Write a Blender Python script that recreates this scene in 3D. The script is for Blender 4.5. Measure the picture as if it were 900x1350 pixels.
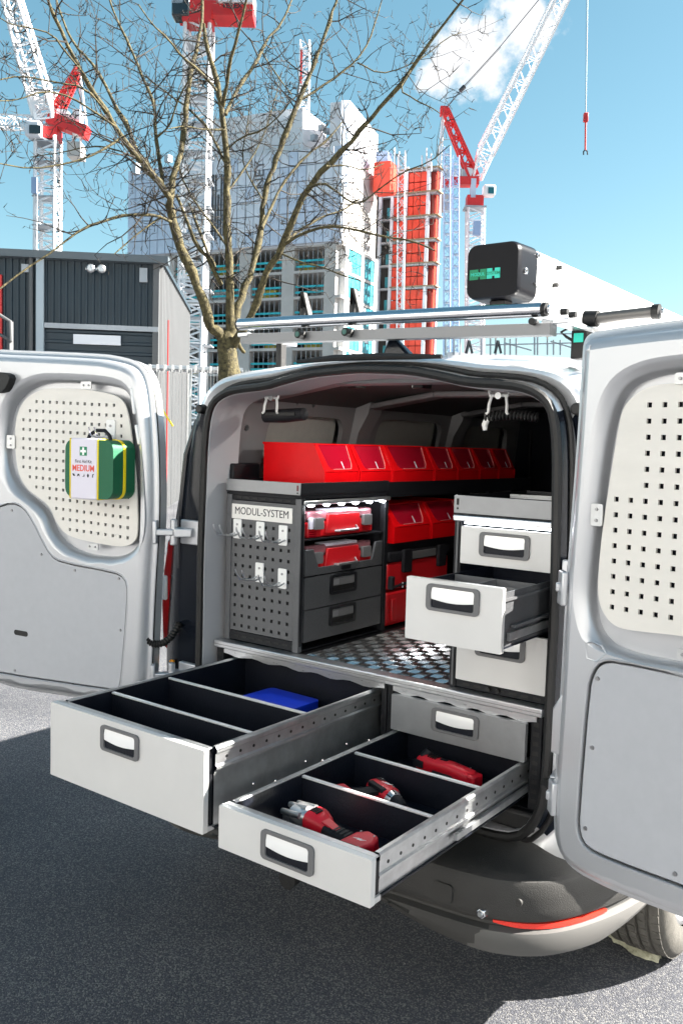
import bpy, bmesh, math, random
from math import sin, cos, tan, pi, radians, sqrt, atan2
from mathutils import Vector, Matrix
from mathutils.geometry import tessellate_polygon

for o in list(bpy.data.objects):
    bpy.data.objects.remove(o)
scene = bpy.context.scene
random.seed(7)
V = Vector

# ------------------------------------------------------------------ camera
FPX = 1173.0
YAW, PIT, ROL = radians(36.55), radians(4.41), radians(1.64)
CAM = V((1.5394, -2.19, 1.555))
FWD = V((-sin(YAW) * cos(PIT), cos(YAW) * cos(PIT), -sin(PIT)))
RT0 = V((cos(YAW), sin(YAW), 0))
UP0 = RT0.cross(FWD)
RT = RT0 * cos(ROL) + UP0 * sin(ROL)
UPV = UP0 * cos(ROL) - RT0 * sin(ROL)
LAT = V((cos(YAW), sin(YAW), 0))
DEP = V((-sin(YAW), cos(YAW), 0))
cd = bpy.data.cameras.new('camera')
cam = bpy.data.objects.new('camera', cd)
scene.collection.objects.link(cam)
cd.sensor_fit = 'VERTICAL'
cd.sensor_height = 24.0
cd.lens = FPX / 1350 * 24.0
cd.clip_start = 0.02
cd.clip_end = 4000
M = Matrix((RT, UPV, -FWD)).transposed().to_4x4()
M.translation = CAM
cam.matrix_world = M
scene.camera = cam

# ------------------------------------------------------------------ light
SUNH = V((1.0, 0.86, 0))                    # horizontal run per metre of height
SUN_EL = atan2(1.0, SUNH.length)
SUN_DIR = V((SUNH.x, SUNH.y, 1.0)).normalized()
sl = bpy.data.lights.new('sun', 'SUN')
sun = bpy.data.objects.new('sun', sl)
scene.collection.objects.link(sun)
sl.energy = 5.0
sl.angle = radians(0.53)
sl.color = (1.0, 0.95, 0.87)
sun.rotation_euler = SUN_DIR.to_track_quat('Z', 'Y').to_euler()

world = bpy.data.worlds.new('World')
scene.world = world
world.use_nodes = True
wn = world.node_tree.nodes
wl = world.node_tree.links
wn.clear()
wo = wn.new('ShaderNodeOutputWorld')
bg = wn.new('ShaderNodeBackground')
sky = wn.new('ShaderNodeTexSky')
sky.sky_type = 'NISHITA'
sky.sun_disc = False
sky.sun_elevation = SUN_EL
sky.sun_rotation = atan2(SUN_DIR.x, SUN_DIR.y)
sky.air_density = 1.0
sky.dust_density = 0.95
sky.ozone_density = 1.0
hsv = wn.new('ShaderNodeHueSaturation')
hsv.inputs['Hue'].default_value = 0.464
hsv.inputs['Saturation'].default_value = 1.10
hsv.inputs['Value'].default_value = 0.62
wl.new(sky.outputs[0], hsv.inputs['Color'])
# one small fair-weather cloud, placed by direction in the sky
def cam_dir(u, v):
    return (FWD + RT * ((u - 450) / FPX) + UPV * ((675 - v) / FPX))
tc = wn.new('ShaderNodeTexCoord')
def wnode(t, **k):
    n = wn.new(t)
    for a, b in k.items():
        setattr(n, a, b)
    return n
def cloud_blob(u, v, ru, rv):
    c = cam_dir(u, v).normalized()
    ax = c.cross(V((0, 0, 1))).normalized()
    ay = ax.cross(c).normalized()
    # along the streak
    t = radians(24)
    bx = ax * cos(t) + ay * sin(t)
    by = ay * cos(t) - ax * sin(t)
    out = []
    for b, r in ((bx, ru), (by, rv)):
        d = wnode('ShaderNodeVectorMath', operation='DOT_PRODUCT')
        wl.new(tc.outputs['Generated'], d.inputs[0])
        d.inputs[1].default_value = b
        m = wnode('ShaderNodeMath', operation='MULTIPLY_ADD')
        wl.new(d.outputs['Value'], m.inputs[0])
        m.inputs[1].default_value = 1 / r
        m.inputs[2].default_value = -c.dot(b) / r
        p = wnode('ShaderNodeMath', operation='POWER')
        ab = wnode('ShaderNodeMath', operation='ABSOLUTE')
        wl.new(m.outputs[0], ab.inputs[0])
        wl.new(ab.outputs[0], p.inputs[0])
        p.inputs[1].default_value = 2
        out.append(p)
    s = wnode('ShaderNodeMath', operation='ADD')
    wl.new(out[0].outputs[0], s.inputs[0])
    wl.new(out[1].outputs[0], s.inputs[1])
    fr = wnode('ShaderNodeVectorMath', operation='DOT_PRODUCT')
    wl.new(tc.outputs['Generated'], fr.inputs[0])
    fr.inputs[1].default_value = c
    g = wnode('ShaderNodeMath', operation='GREATER_THAN')
    wl.new(fr.outputs['Value'], g.inputs[0])
    g.inputs[1].default_value = 0
    one = wnode('ShaderNodeMath', operation='SUBTRACT')
    one.inputs[0].default_value = 1
    wl.new(s.outputs[0], one.inputs[1])
    o = wnode('ShaderNodeMath', operation='MULTIPLY')
    wl.new(one.outputs[0], o.inputs[0])
    wl.new(g.outputs[0], o.inputs[1])
    return o
blobs = [cloud_blob(640, 62, 0.082, 0.046), cloud_blob(682, 34, 0.038, 0.042), cloud_blob(596, 92, 0.045, 0.032)]
mx = blobs[0]
for b in blobs[1:]:
    q = wnode('ShaderNodeMath', operation='MAXIMUM')
    wl.new(mx.outputs[0], q.inputs[0])
    wl.new(b.outputs[0], q.inputs[1])
    mx = q
nz = wnode('ShaderNodeTexNoise')
nz.inputs['Scale'].default_value = 22
nz.inputs['Detail'].default_value = 8
nz.inputs['Roughness'].default_value = 0.62
wl.new(tc.outputs['Generated'], nz.inputs['Vector'])
nm = wnode('ShaderNodeMath', operation='MULTIPLY_ADD')
wl.new(nz.outputs['Fac'], nm.inputs[0])
nm.inputs[1].default_value = 3.3
nm.inputs[2].default_value = -1.68
ad = wnode('ShaderNodeMath', operation='ADD')
wl.new(mx.outputs[0], ad.inputs[0])
wl.new(nm.outputs[0], ad.inputs[1])
cr = wnode('ShaderNodeMapRange')
cr.interpolation_type = 'SMOOTHSTEP'
cr.inputs['From Min'].default_value = 0.1
cr.inputs['From Max'].default_value = 0.95
wl.new(ad.outputs[0], cr.inputs['Value'])
cm = wnode('ShaderNodeMix', data_type='RGBA')
wl.new(cr.outputs[0], cm.inputs[0])
wl.new(hsv.outputs[0], cm.inputs[6])
cm.inputs[7].default_value = (3.5, 3.55, 3.65, 1)
wl.new(cm.outputs[2], bg.inputs['Color'])
bg.inputs['Strength'].default_value = 0.05
wl.new(bg.outputs[0], wo.inputs['Surface'])

scene.render.engine = 'CYCLES'
scene.view_settings.view_transform = 'Standard'
scene.view_settings.look = 'None'
scene.view_settings.gamma = 1
scene.view_settings.use_curve_mapping = False
scene.view_settings.exposure = 2.68
scene.cycles.max_bounces = 8
scene.cycles.diffuse_bounces = 4

# ------------------------------------------------------------------ measuring helpers
def pl(u, v, ax, val):
    d = cam_dir(u, v)
    return CAM + d * ((val - CAM[ax]) / d[ax])
def at(u, v, D):
    """world point seen at photo pixel (u, v), D metres ahead"""
    d = cam_dir(u, v)
    k = d.x * DEP.x + d.y * DEP.y
    return CAM + d * (D / k)
def vplane(u, v, P0, ang):
    d = cam_dir(u, v)
    dx, dy = cos(ang), sin(ang)
    n = V((-dy, dx, 0))
    t = n.dot(V((P0[0] - CAM.x, P0[1] - CAM.y, 0))) / n.dot(V((d.x, d.y, 0)))
    p = CAM + d * t
    return ((p.x - P0[0]) * dx + (p.y - P0[1]) * dy, p.z)

# ------------------------------------------------------------------ materials
MATS = {}
def mat(name, base, rough=0.5, metal=0.0, coat=0.0, noise=0.0, nscale=40, bump=0.0, bscale=200, spec=0.5,
        trans=0.0, stretch=None, rnoise=0.0, emit=None, estr=0.0, alpha=1.0, ior=1.45):
    if name in MATS:
        return MATS[name]
    m = bpy.data.materials.new(name)
    m.use_nodes = True
    nt = m.node_tree
    b = nt.nodes['Principled BSDF']
    b.inputs['Base Color'].default_value = (*base, 1)
    b.inputs['Roughness'].default_value = rough
    b.inputs['Metallic'].default_value = metal
    b.inputs['Coat Weight'].default_value = coat
    b.inputs['Coat Roughness'].default_value = 0.06
    b.inputs['Specular IOR Level'].default_value = spec
    b.inputs['Transmission Weight'].default_value = trans
    b.inputs['IOR'].default_value = ior
    b.inputs['Alpha'].default_value = alpha
    if emit:
        b.inputs['Emission Color'].default_value = (*emit, 1)
        b.inputs['Emission Strength'].default_value = estr
    if noise or bump or rnoise:
        t = nt.nodes.new('ShaderNodeTexCoord')
        mp = nt.nodes.new('ShaderNodeMapping')
        nt.links.new(t.outputs['Object'], mp.inputs['Vector'])
        if stretch:
            mp.inputs['Scale'].default_value = stretch
        if noise or rnoise:
            n = nt.nodes.new('ShaderNodeTexNoise')
            n.inputs['Scale'].default_value = nscale
            n.inputs['Detail'].default_value = 6
            n.inputs['Roughness'].default_value = 0.6
            nt.links.new(mp.outputs[0], n.inputs['Vector'])
            if noise:
                r = nt.nodes.new('ShaderNodeValToRGB')
                r.color_ramp.elements[0].position = 0.28
                r.color_ramp.elements[1].position = 0.72
                r.color_ramp.elements[0].color = (*[max(0, c * (1 - noise)) for c in base], 1)
                r.color_ramp.elements[1].color = (*[min(1, c * (1 + noise)) for c in base], 1)
                nt.links.new(n.outputs['Fac'], r.inputs['Fac'])
                nt.links.new(r.outputs['Color'], b.inputs['Base Color'])
            if rnoise:
                mr = nt.nodes.new('ShaderNodeMapRange')
                mr.inputs['To Min'].default_value = max(0.02, rough - rnoise)
                mr.inputs['To Max'].default_value = min(1, rough + rnoise)
                nt.links.new(n.outputs['Fac'], mr.inputs['Value'])
                nt.links.new(mr.outputs[0], b.inputs['Roughness'])
        if bump:
            n2 = nt.nodes.new('ShaderNodeTexNoise')
            n2.inputs['Scale'].default_value = bscale
            n2.inputs['Detail'].default_value = 4
            nt.links.new(mp.outputs[0], n2.inputs['Vector'])
            bp = nt.nodes.new('ShaderNodeBump')
            bp.inputs['Strength'].default_value = bump
            bp.inputs['Distance'].default_value = 0.01
            nt.links.new(n2.outputs['Fac'], bp.inputs['Height'])
            nt.links.new(bp.outputs[0], b.inputs['Normal'])
    MATS[name] = m
    return m

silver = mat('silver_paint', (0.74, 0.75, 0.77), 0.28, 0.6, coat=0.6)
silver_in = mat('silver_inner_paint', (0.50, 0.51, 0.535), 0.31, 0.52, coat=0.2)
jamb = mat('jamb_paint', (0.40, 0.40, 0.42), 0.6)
lining = mat('lining_paint', (0.22, 0.216, 0.225), 0.5, 0.2)
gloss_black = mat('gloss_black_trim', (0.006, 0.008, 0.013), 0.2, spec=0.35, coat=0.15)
rubber = mat('black_rubber', (0.009, 0.0088, 0.009), 0.55, bump=0.15, bscale=90)
plastic_dark = mat('bumper_plastic', (0.040, 0.039, 0.0375), 0.55, spec=0.3, bump=0.25, bscale=420, noise=0.12, nscale=9)
black_powder = mat('black_powder_coat', (0.009, 0.0095, 0.012), 0.5, spec=0.3, bump=0.2, bscale=500)
black_inner = mat('drawer_black_liner', (0.006, 0.0075, 0.013), 0.45, spec=0.3, bump=0.12, bscale=160, noise=0.2, nscale=7)
cab_grey = mat('cabinet_grey_speckle', (0.062, 0.064, 0.069), 0.45, spec=0.35, noise=0.55, nscale=520, bump=0.2, bscale=520)
panel_grey = mat('perforated_grey', (0.10, 0.102, 0.108), 0.45, 0.2, noise=0.1, nscale=300, bump=0.1, bscale=500)
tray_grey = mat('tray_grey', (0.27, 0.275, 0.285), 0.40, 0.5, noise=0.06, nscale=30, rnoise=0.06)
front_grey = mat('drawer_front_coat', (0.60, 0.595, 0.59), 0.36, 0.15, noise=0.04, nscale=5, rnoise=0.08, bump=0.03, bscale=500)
alu = mat('aluminium', (0.66, 0.67, 0.69), 0.30, 0.92, noise=0.04, nscale=40, rnoise=0.08, stretch=(1, 8, 8))
galv = mat('galvanised_steel', (0.52, 0.53, 0.54), 0.36, 0.9, noise=0.16, nscale=26, rnoise=0.1)
chrome = mat('polished_steel', (0.72, 0.72, 0.74), 0.16, 1.0, rnoise=0.05, nscale=12)
handle_frame = mat('handle_frame_grey', (0.13, 0.13, 0.135), 0.42, bump=0.1, bscale=400)
handle_plate = mat('handle_white_plate', (0.86, 0.86, 0.86), 0.22, 0.2, emit=None)
red_bin = mat('red_bin_plastic', (0.66, 0.003, 0.006), 0.33, coat=0.0, spec=0.2, noise=0.08, nscale=9, rnoise=0.06)
red_deep = mat('red_window_plastic', (0.34, 0.004, 0.018), 0.13, coat=0.6)
red_case = mat('red_case_plastic', (0.56, 0.010, 0.016), 0.36, bump=0.06, bscale=350)
red_tool = mat('red_tool_plastic', (0.60, 0.008, 0.022), 0.40, bump=0.06, bscale=350)
black_tool = mat('black_tool_rubber', (0.010, 0.010, 0.013), 0.60, spec=0.3, bump=0.25, bscale=260)
clear_lid = mat('clear_lid_plastic', (0.30, 0.12, 0.14), 0.18, coat=0.4)
peg_board = mat('birch_ply_panel', (0.68, 0.655, 0.615), 0.45, noise=0.05, nscale=5, bump=0.03, bscale=60, stretch=(1, 1, 4))
door_card = mat('grey_door_card', (0.39, 0.40, 0.43), 0.45, noise=0.03, nscale=30, bump=0.05, bscale=600)
screw_m = mat('screw_steel', (0.32, 0.32, 0.33), 0.35, 0.9)
white_paint = mat('white_paint', (0.78, 0.78, 0.77), 0.45, noise=0.03, nscale=6)
blue_plastic = mat('blue_plastic', (0.006, 0.045, 0.62), 0.33, coat=0.2)
green_bag = mat('green_fabric_shell', (0.004, 0.105, 0.045), 0.55, bump=0.2, bscale=500)
yellow_trim = mat('yellow_piping', (0.80, 0.62, 0.005), 0.45)
bag_label = mat('lilac_card', (0.66, 0.63, 0.72), 0.5)
txt_dark = mat('dark_print', (0.02, 0.022, 0.03), 0.6)
txt_red = mat('red_print', (0.75, 0.10, 0.07), 0.6)
txt_green = mat('green_print', (0.01, 0.22, 0.10), 0.6)
txt_white = mat('white_print', (0.85, 0.85, 0.85), 0.5)
txt_teal = mat('teal_print', (0.03, 0.55, 0.42), 0.5)
tail_red = mat('red_lens', (0.42, 0.005, 0.006), 0.10, coat=0.8)
refl_red = mat('red_reflector', (0.72, 0.035, 0.02), 0.22, coat=0.4, noise=0.2, nscale=300)
orange_plug = mat('orange_plug', (0.85, 0.32, 0.01), 0.45)
headliner = mat('headliner', (0.075, 0.074, 0.076), 0.85, bump=0.1, bscale=300)
blank_panel = mat('beige_window_blank', (0.34, 0.33, 0.31), 0.7, noise=0.05, nscale=40)
tyre_m = mat('tyre_rubber', (0.085, 0.080, 0.070), 0.75, noise=0.25, nscale=30, bump=0.2, bscale=150)
led = mat('led_strip', (0.9, 0.95, 1.0), 0.3, emit=(0.88, 0.94, 1.0), estr=3.5)
roof_led = mat('roof_lamp', (0.95, 0.95, 0.9), 0.3, emit=(1, 0.97, 0.85), estr=9)
glass_dark = mat('dark_glass', (0.012, 0.014, 0.016), 0.06, coat=1.0)

# ------------------------------------------------------------------ mesh helpers
class MB:
    def __init__(s):
        s.v, s.f = [], []
    def add(s, vs, fs):
        n = len(s.v)
        s.v += [tuple(p) for p in vs]
        s.f += [tuple(i + n for i in f) for f in fs]
        return s
    def box(s, x0, x1, y0, y1, z0, z1):
        return s.add([(x0, y0, z0), (x1, y0, z0), (x1, y1, z0), (x0, y1, z0), (x0, y0, z1), (x1, y0, z1), (x1, y1, z1), (x0, y1, z1)],
                     [(0, 3, 2, 1), (4, 5, 6, 7), (0, 1, 5, 4), (1, 2, 6, 5), (2, 3, 7, 6), (3, 0, 4, 7)])
    def obox(s, c, ax, ay, az):
        """box from centre and three half-axis vectors"""
        c, ax, ay, az = V(c), V(ax), V(ay), V(az)
        vs = [c + ax * i + ay * j + az * k for k in (-1, 1) for (i, j) in ((-1, -1), (1, -1), (1, 1), (-1, 1))]
        fs = [(0, 3, 2, 1), (4, 5, 6, 7), (0, 1, 5, 4), (1, 2, 6, 5), (2, 3, 7, 6), (3, 0, 4, 7)]
        if ax.cross(ay).dot(az) < 0:
            fs = [tuple(reversed(f)) for f in fs]
        return s.add(vs, fs)
    def bar(s, p, q, w, h=None, up=(0, 0, 1)):
        p, q = V(p), V(q)
        h = h or w
        d = q - p
        L = d.length
        if L < 1e-6:
            return s
        d /= L
        upv = V(up)
        if abs(d.dot(upv)) > 0.98:
            upv = V((1, 0, 0)) if abs(d.x) < 0.9 else V((0, 1, 0))
        x = d.cross(upv).normalized()
        y = x.cross(d)
        return s.obox((p + q) / 2, d * (L / 2), x * (w / 2), y * (h / 2))
    def loft(s, rings, closed=True, caps=True, loop=False):
        n = len(rings[0])
        base = len(s.v)
        for r in rings:
            s.v += [tuple(p) for p in r]
        m = len(rings)
        rr = m if loop else m - 1
        for i in range(rr):
            a, b = base + i * n, base + ((i + 1) % m) * n
            for j in range(n if closed else n - 1):
                k = (j + 1) % n
                s.f.append((a + j, a + k, b + k, b + j))
        if caps and closed and not loop:
            s.f.append(tuple(base + j for j in reversed(range(n))))
            s.f.append(tuple(base + (m - 1) * n + j for j in range(n)))
        return s
    def tube(s, pts, r, n=8, caps=True, loop=False):
        pts = [V(p) for p in pts]
        rs = r if isinstance(r, (list, tuple)) else [r] * len(pts)
        rings = []
        prev = None
        for i, p in enumerate(pts):
            if loop:
                d = pts[(i + 1) % len(pts)] - pts[i - 1]
            elif i == 0:
                d = pts[1] - pts[0]
            elif i == len(pts) - 1:
                d = pts[-1] - pts[-2]
            else:
                d = pts[i + 1] - pts[i - 1]
            d.normalize()
            if prev is None:
                x = d.orthogonal().normalized()
            else:
                x = (prev - d * prev.dot(d))
                x = x.normalized() if x.length > 1e-6 else d.orthogonal().normalized()
            prev = x
            y = d.cross(x)
            rings.append([p + x * (rs[i] * cos(2 * pi * k / n)) + y * (rs[i] * sin(2 * pi * k / n)) for k in range(n)])
        return s.loft(rings, True, caps, loop)
    def cyl(s, p, q, r, r2=None, n=14):
        return s.tube([p, q], [r, r if r2 is None else r2], n)
    def plate(s, outline, holes, f3, d0, d1):
        """flat plate with real holes; outline/holes are (s, z) lists, f3(s, z, d) -> world"""
        loops = [[V((a, b, 0)) for a, b in outline]] + [[V((a, b, 0)) for a, b in h] for h in holes]
        tris = tessellate_polygon(loops)
        flat = [p for l in loops for p in l]
        n = len(flat)
        base = len(s.v)
        s.v += [tuple(f3(p.x, p.y, d1)) for p in flat]
        s.v += [tuple(f3(p.x, p.y, d0)) for p in flat]
        # orient
        nrm = V(f3(0, 0, 1)) - V(f3(0, 0, 0))
        for t in tris:
            a, b, c = (V(s.v[base + i]) for i in t)
            if (b - a).cross(c - a).length < 1e-12:
                continue
            if (b - a).cross(c - a).dot(nrm) * (d1 - d0) < 0:
                t = tuple(reversed(t))
            s.f.append(tuple(base + i for i in t))
            s.f.append(tuple(base + n + i for i in reversed(t)))
        k = 0
        for l in loops:
            m = len(l)
            for i in range(m):
                j = (i + 1) % m
                s.f.append((base + k + i, base + n + k + i, base + n + k + j, base + k + j))
            k += m
        return s
    def build(s, name, material, parent=None, bevel=0.0, seg=2, sharp=38, local=False, fix=False, smooth=True):
        me = bpy.data.meshes.new(name)
        me.from_pydata(s.v, [], s.f)
        bm = bmesh.new()
        bm.from_mesh(me)
        if fix:
            bmesh.ops.remove_doubles(bm, verts=bm.verts, dist=1e-5)
            bmesh.ops.recalc_face_normals(bm, faces=bm.faces)
        if smooth:
            lim = radians(sharp)
            for f in bm.faces:
                f.smooth = True
            for e in bm.edges:
                e.smooth = len(e.link_faces) == 2 and e.calc_face_angle(0) < lim
        bm.to_mesh(me)
        bm.free()
        me.materials.append(material)
        o = bpy.data.objects.new(name, me)
        scene.collection.objects.link(o)
        if parent is not None:
            attach(o, parent, local)
        if bevel > 0:
            b = o.modifiers.new('bevel', 'BEVEL')
            b.width = bevel
            b.segments = seg
            b.limit_method = 'ANGLE'
            b.angle_limit = radians(42)
            b.harden_normals = False
        return o

def world_of(o):
    m = Matrix.Identity(4)
    chain = []
    while o is not None:
        chain.append(o)
        o = o.parent
    for c in reversed(chain):
        m = m @ c.matrix_parent_inverse @ c.matrix_basis if c.parent else c.matrix_basis.copy()
    return m
def attach(o, parent, local=False):
    o.parent = parent
    if not local:
        o.matrix_parent_inverse = world_of(parent).inverted()
def tag(o, label, cat, group=None):
    o['label'] = label
    o['category'] = cat
    if group:
        o['group'] = group
    return o
def thing(name, label, cat, loc=(0, 0, 0), rot=(0, 0, 0), group=None):
    o = bpy.data.objects.new(name, None)
    o.empty_display_size = 0.1
    scene.collection.objects.link(o)
    o.location = loc
    o.rotation_euler = rot
    return tag(o, label, cat, group)
def struct(o):
    o['kind'] = 'structure'
    return o
def copy_tree(o, parent=None):
    c = o.copy()
    scene.collection.objects.link(c)
    if parent is not None:
        inv = o.matrix_parent_inverse.copy()
        c.parent = parent
        c.matrix_parent_inverse = inv
    for ch in list(o.children):
        copy_tree(ch, c)
    return c
def chaikin(p, it=2, closed=True):
    for _ in range(it):
        q = []
        n = len(p)
        for i in range(n if closed else n - 1):
            a, b = p[i], p[(i + 1) % n]
            q.append(tuple(a[k] * 0.75 + b[k] * 0.25 for k in range(len(a))))
            q.append(tuple(a[k] * 0.25 + b[k] * 0.75 for k in range(len(a))))
        if not closed:
            q = [p[0]] + q + [p[-1]]
        p = q
    return p
def text_mesh(name, body, size, material, mtx, parent=None, extrude=0.0004, align='CENTER', sx=1.0, bold=0.0, local=False):
    cu = bpy.data.curves.new(name, 'FONT')
    cu.body = body
    cu.size = size
    cu.align_x = align
    cu.align_y = 'CENTER'
    cu.extrude = extrude
    cu.offset = bold
    cu.resolution_u = 3
    t = bpy.data.objects.new(name + '_curve', cu)
    scene.collection.objects.link(t)
    dg = bpy.context.evaluated_depsgraph_get()
    me = bpy.data.meshes.new_from_object(t.evaluated_get(dg))
    bpy.data.objects.remove(t)
    me.transform(mtx @ Matrix.Diagonal((sx, 1, 1, 1)))
    me.materials.clear()
    me.materials.append(material)
    me.name = name
    o = bpy.data.objects.new(name, me)
    scene.collection.objects.link(o)
    if parent is not None:
        attach(o, parent, local)
    return o
def frame_mtx(origin, xdir, ydir):
    x = V(xdir).normalized()
    y = V(ydir).normalized()
    z = x.cross(y)
    m = Matrix((x, y, z)).transposed().to_4x4()
    m.translation = V(origin)
    return m
def rrect(x0, x1, z0, z1, r, n=4):
    pts = []
    for cx, cz, a0 in ((x1 - r, z0 + r, -90), (x1 - r, z1 - r, 0), (x0 + r, z1 - r, 90), (x0 + r, z0 + r, 180)):
        for i in range(n + 1):
            a = radians(a0 + 90 * i / n)
            pts.append((cx + r * cos(a), cz + r * sin(a)))
    return pts

# ================================================================== ground
def ground_material():
    m = bpy.data.materials.new('tarmac')
    m.use_nodes = True
    nt = m.node_tree
    b = nt.nodes['Principled BSDF']
    L = nt.links.new
    t = nt.nodes.new('ShaderNodeTexCoord')
    big = nt.nodes.new('ShaderNodeTexNoise')
    big.inputs['Scale'].default_value = 0.9
    big.inputs['Detail'].default_value = 5
    L(t.outputs['Object'], big.inputs['Vector'])
    vor = nt.nodes.new('ShaderNodeTexVoronoi')
    vor.inputs['Randomness'].default_value = 1.0
    vor.inputs['Scale'].default_value = 240
    L(t.outputs['Object'], vor.inputs['Vector'])
    fine = nt.nodes.new('ShaderNodeTexNoise')
    fine.inputs['Scale'].default_value = 420
    fine.inputs['Detail'].default_value = 3
    L(t.outputs['Object'], fine.inputs['Vector'])
    # stone colours
    sep = nt.nodes.new('ShaderNodeSeparateColor')
    L(vor.outputs['Color'], sep.inputs[0])
    r = nt.nodes.new('ShaderNodeValToRGB')
    e = r.color_ramp.elements
    e[0].position, e[0].color = 0.0, (0.034, 0.037, 0.047, 1)
    e[1].position, e[1].color = 1.0, (0.19, 0.187, 0.18, 1)
    x = r.color_ramp.elements.new(0.6)
    x.color = (0.060, 0.064, 0.079, 1)
    L(sep.outputs[0], r.inputs['Fac'])
    mul = nt.nodes.new('ShaderNodeMix')
    mul.data_type = 'RGBA'
    mul.blend_type = 'MULTIPLY'
    mul.inputs[0].default_value = 1
    r2 = nt.nodes.new('ShaderNodeValToRGB')
    r2.color_ramp.elements[0].color = (0.62, 0.63, 0.66, 1)
    r2.color_ramp.elements[1].color = (1.35, 1.33, 1.30, 1)
    r2.color_ramp.elements[0].position = 0.3
    r2.color_ramp.elements[1].position = 0.7
    L(big.outputs['Fac'], r2.inputs['Fac'])
    L(r.outputs['Color'], mul.inputs[6])
    L(r2.outputs['Color'], mul.inputs[7])
    L(mul.outputs[2], b.inputs['Base Color'])
    b.inputs['Roughness'].default_value = 0.8
    h = nt.nodes.new('ShaderNodeMath')
    h.operation = 'MULTIPLY_ADD'
    L(vor.outputs['Distance'], h.inputs[0])
    h.inputs[1].default_value = -1.0
    L(fine.outputs['Fac'], h.inputs[2])
    bp = nt.nodes.new('ShaderNodeBump')
    bp.inputs['Strength'].default_value = 0.8
    bp.inputs['Distance'].default_value = 0.005
    L(h.outputs[0], bp.inputs['Height'])
    L(bp.outputs[0], b.inputs['Normal'])
    return m
g = MB()
g.add([(-900, -900, 0), (900, -900, 0), (900, 900, 0), (-900, 900, 0)], [(0, 1, 2, 3)])
struct(g.build('ground', ground_material()))
gr = MB()
rg = random.Random(44)
for k in range(700):
    x, y = rg.uniform(-3.2, 1.6), rg.uniform(-1.6, 1.6)
    r = rg.uniform(0.0012, 0.0030) * (1.5 if rg.random() < 0.08 else 1)
    a = rg.uniform(0, 6.28)
    e1, e2 = V((cos(a), sin(a), 0)) * r * rg.uniform(0.8, 1.6), V((-sin(a), cos(a), 0)) * r
    gr.add([V((x, y, 0)) + e1, V((x, y, 0)) + e2, V((x, y, 0)) - e1, V((x, y, 0)) - e2, V((x, y, r * 1.1))], [(0, 1, 4), (1, 2, 4), (2, 3, 4), (3, 0, 4)])
go = gr.build('loose_grit', mat('grit', (0.22, 0.215, 0.20), 0.8, noise=0.6, nscale=30), smooth=False)
go['kind'] = 'stuff'
go['label'] = 'fine loose grit scattered on the tarmac'
go['category'] = 'grit'

# ================================================================== van
van = thing('panel_van', 'silver panel van with both rear doors open on a fitted tool interior', 'van', (0, 1.6, 0))

# opening outline (x, z), right half measured, seen from behind, counter-clockwise from bottom centre
half = [(0.0, 0.515), (0.30, 0.513), (0.48, 0.516), (0.56, 0.527), (0.60, 0.572), (0.625, 0.645), (0.630, 0.76), (0.628, 0.92), (0.630, 1.14),
        (0.622, 1.42), (0.616, 1.56), (0.604, 1.637), (0.583, 1.675), (0.541, 1.699), (0.485, 1.711), (0.36, 1.719),
        (0.28, 1.737), (0.18, 1.755), (0.075, 1.761), (0.0, 1.764)]
outl = half + [(-x, z) for x, z in reversed(half[1:-1])]
outl = chaikin(outl, 1)
NO = len(outl)
def ring(pts, y):
    return [V((x, y, z)) for x, z in pts]
def offset(pts, d):
    n = len(pts)
    res = []
    for i in range(n):
        a, b, c = V(pts[i - 1]), V(pts[i]), V(pts[(i + 1) % n])
        t = (c - a).normalized()
        nn = V((t.y, -t.x))
        res.append((b.x + nn.x * d, b.y + nn.y * d))
    return res
def body_x(z):
    # half width of the body at height z
    P = [(0.30, 0.86), (0.45, 0.895), (0.75, 0.915), (1.0, 0.905), (1.2, 0.885), (1.45, 0.83), (1.62, 0.775), (1.72, 0.72), (1.775, 0.62), (1.80, 0.45), (1.815, 0.0)]
    for (z0, x0), (z1, x1) in zip(P, P[1:]):
        if z <= z1:
            return x0 + (x1 - x0) * max(0, (z - z0) / (z1 - z0))
    return 0
body_half = [(0.0, 0.40), (0.45, 0.40), (0.80, 0.42), (0.885, 0.46), (0.91, 0.6), (0.915, 0.75), (0.91, 0.9), (0.90, 1.05), (0.885, 1.2), (0.855, 1.35),
             (0.815, 1.5), (0.77, 1.62), (0.72, 1.71), (0.655, 1.765), (0.54, 1.79), (0.40, 1.803), (0.2, 1.812), (0.0, 1.815)]
body_out = body_half + [(-x, z) for x, z in reversed(body_half[1:-1])]
def resample_by_angle(pts, ref, c=(0, 1.14)):
    """radial resample of closed outline pts so that it pairs with ref"""
    res = []
    n = len(pts)
    for rx, rz in ref:
        dx, dz = rx - c[0], rz - c[1]
        best = None
        for i in range(n):
            x1, z1 = pts[i][0] - c[0], pts[i][1] - c[1]
            x2, z2 = pts[(i + 1) % n][0] - c[0], pts[(i + 1) % n][1] - c[1]
            den = dx * (z2 - z1) - dz * (x2 - x1)
            if abs(den) < 1e-12:
                continue
            t = (x1 * (z2 - z1) - z1 * (x2 - x1)) / den
            u = (x1 * dz - z1 * dx) / den
            if t > 0 and -1e-6 <= u <= 1 + 1e-6 and (best is None or t < best):
                best = t
        res.append((c[0] + dx * best, c[1] + dz * best))
    return res
body_r = resample_by_angle(chaikin(body_out, 1), outl)
def mixo(a, b, t):
    return [(p[0] * (1 - t) + q[0] * t, p[1] * (1 - t) + q[1] * t) for p, q in zip(a, b)]

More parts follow.
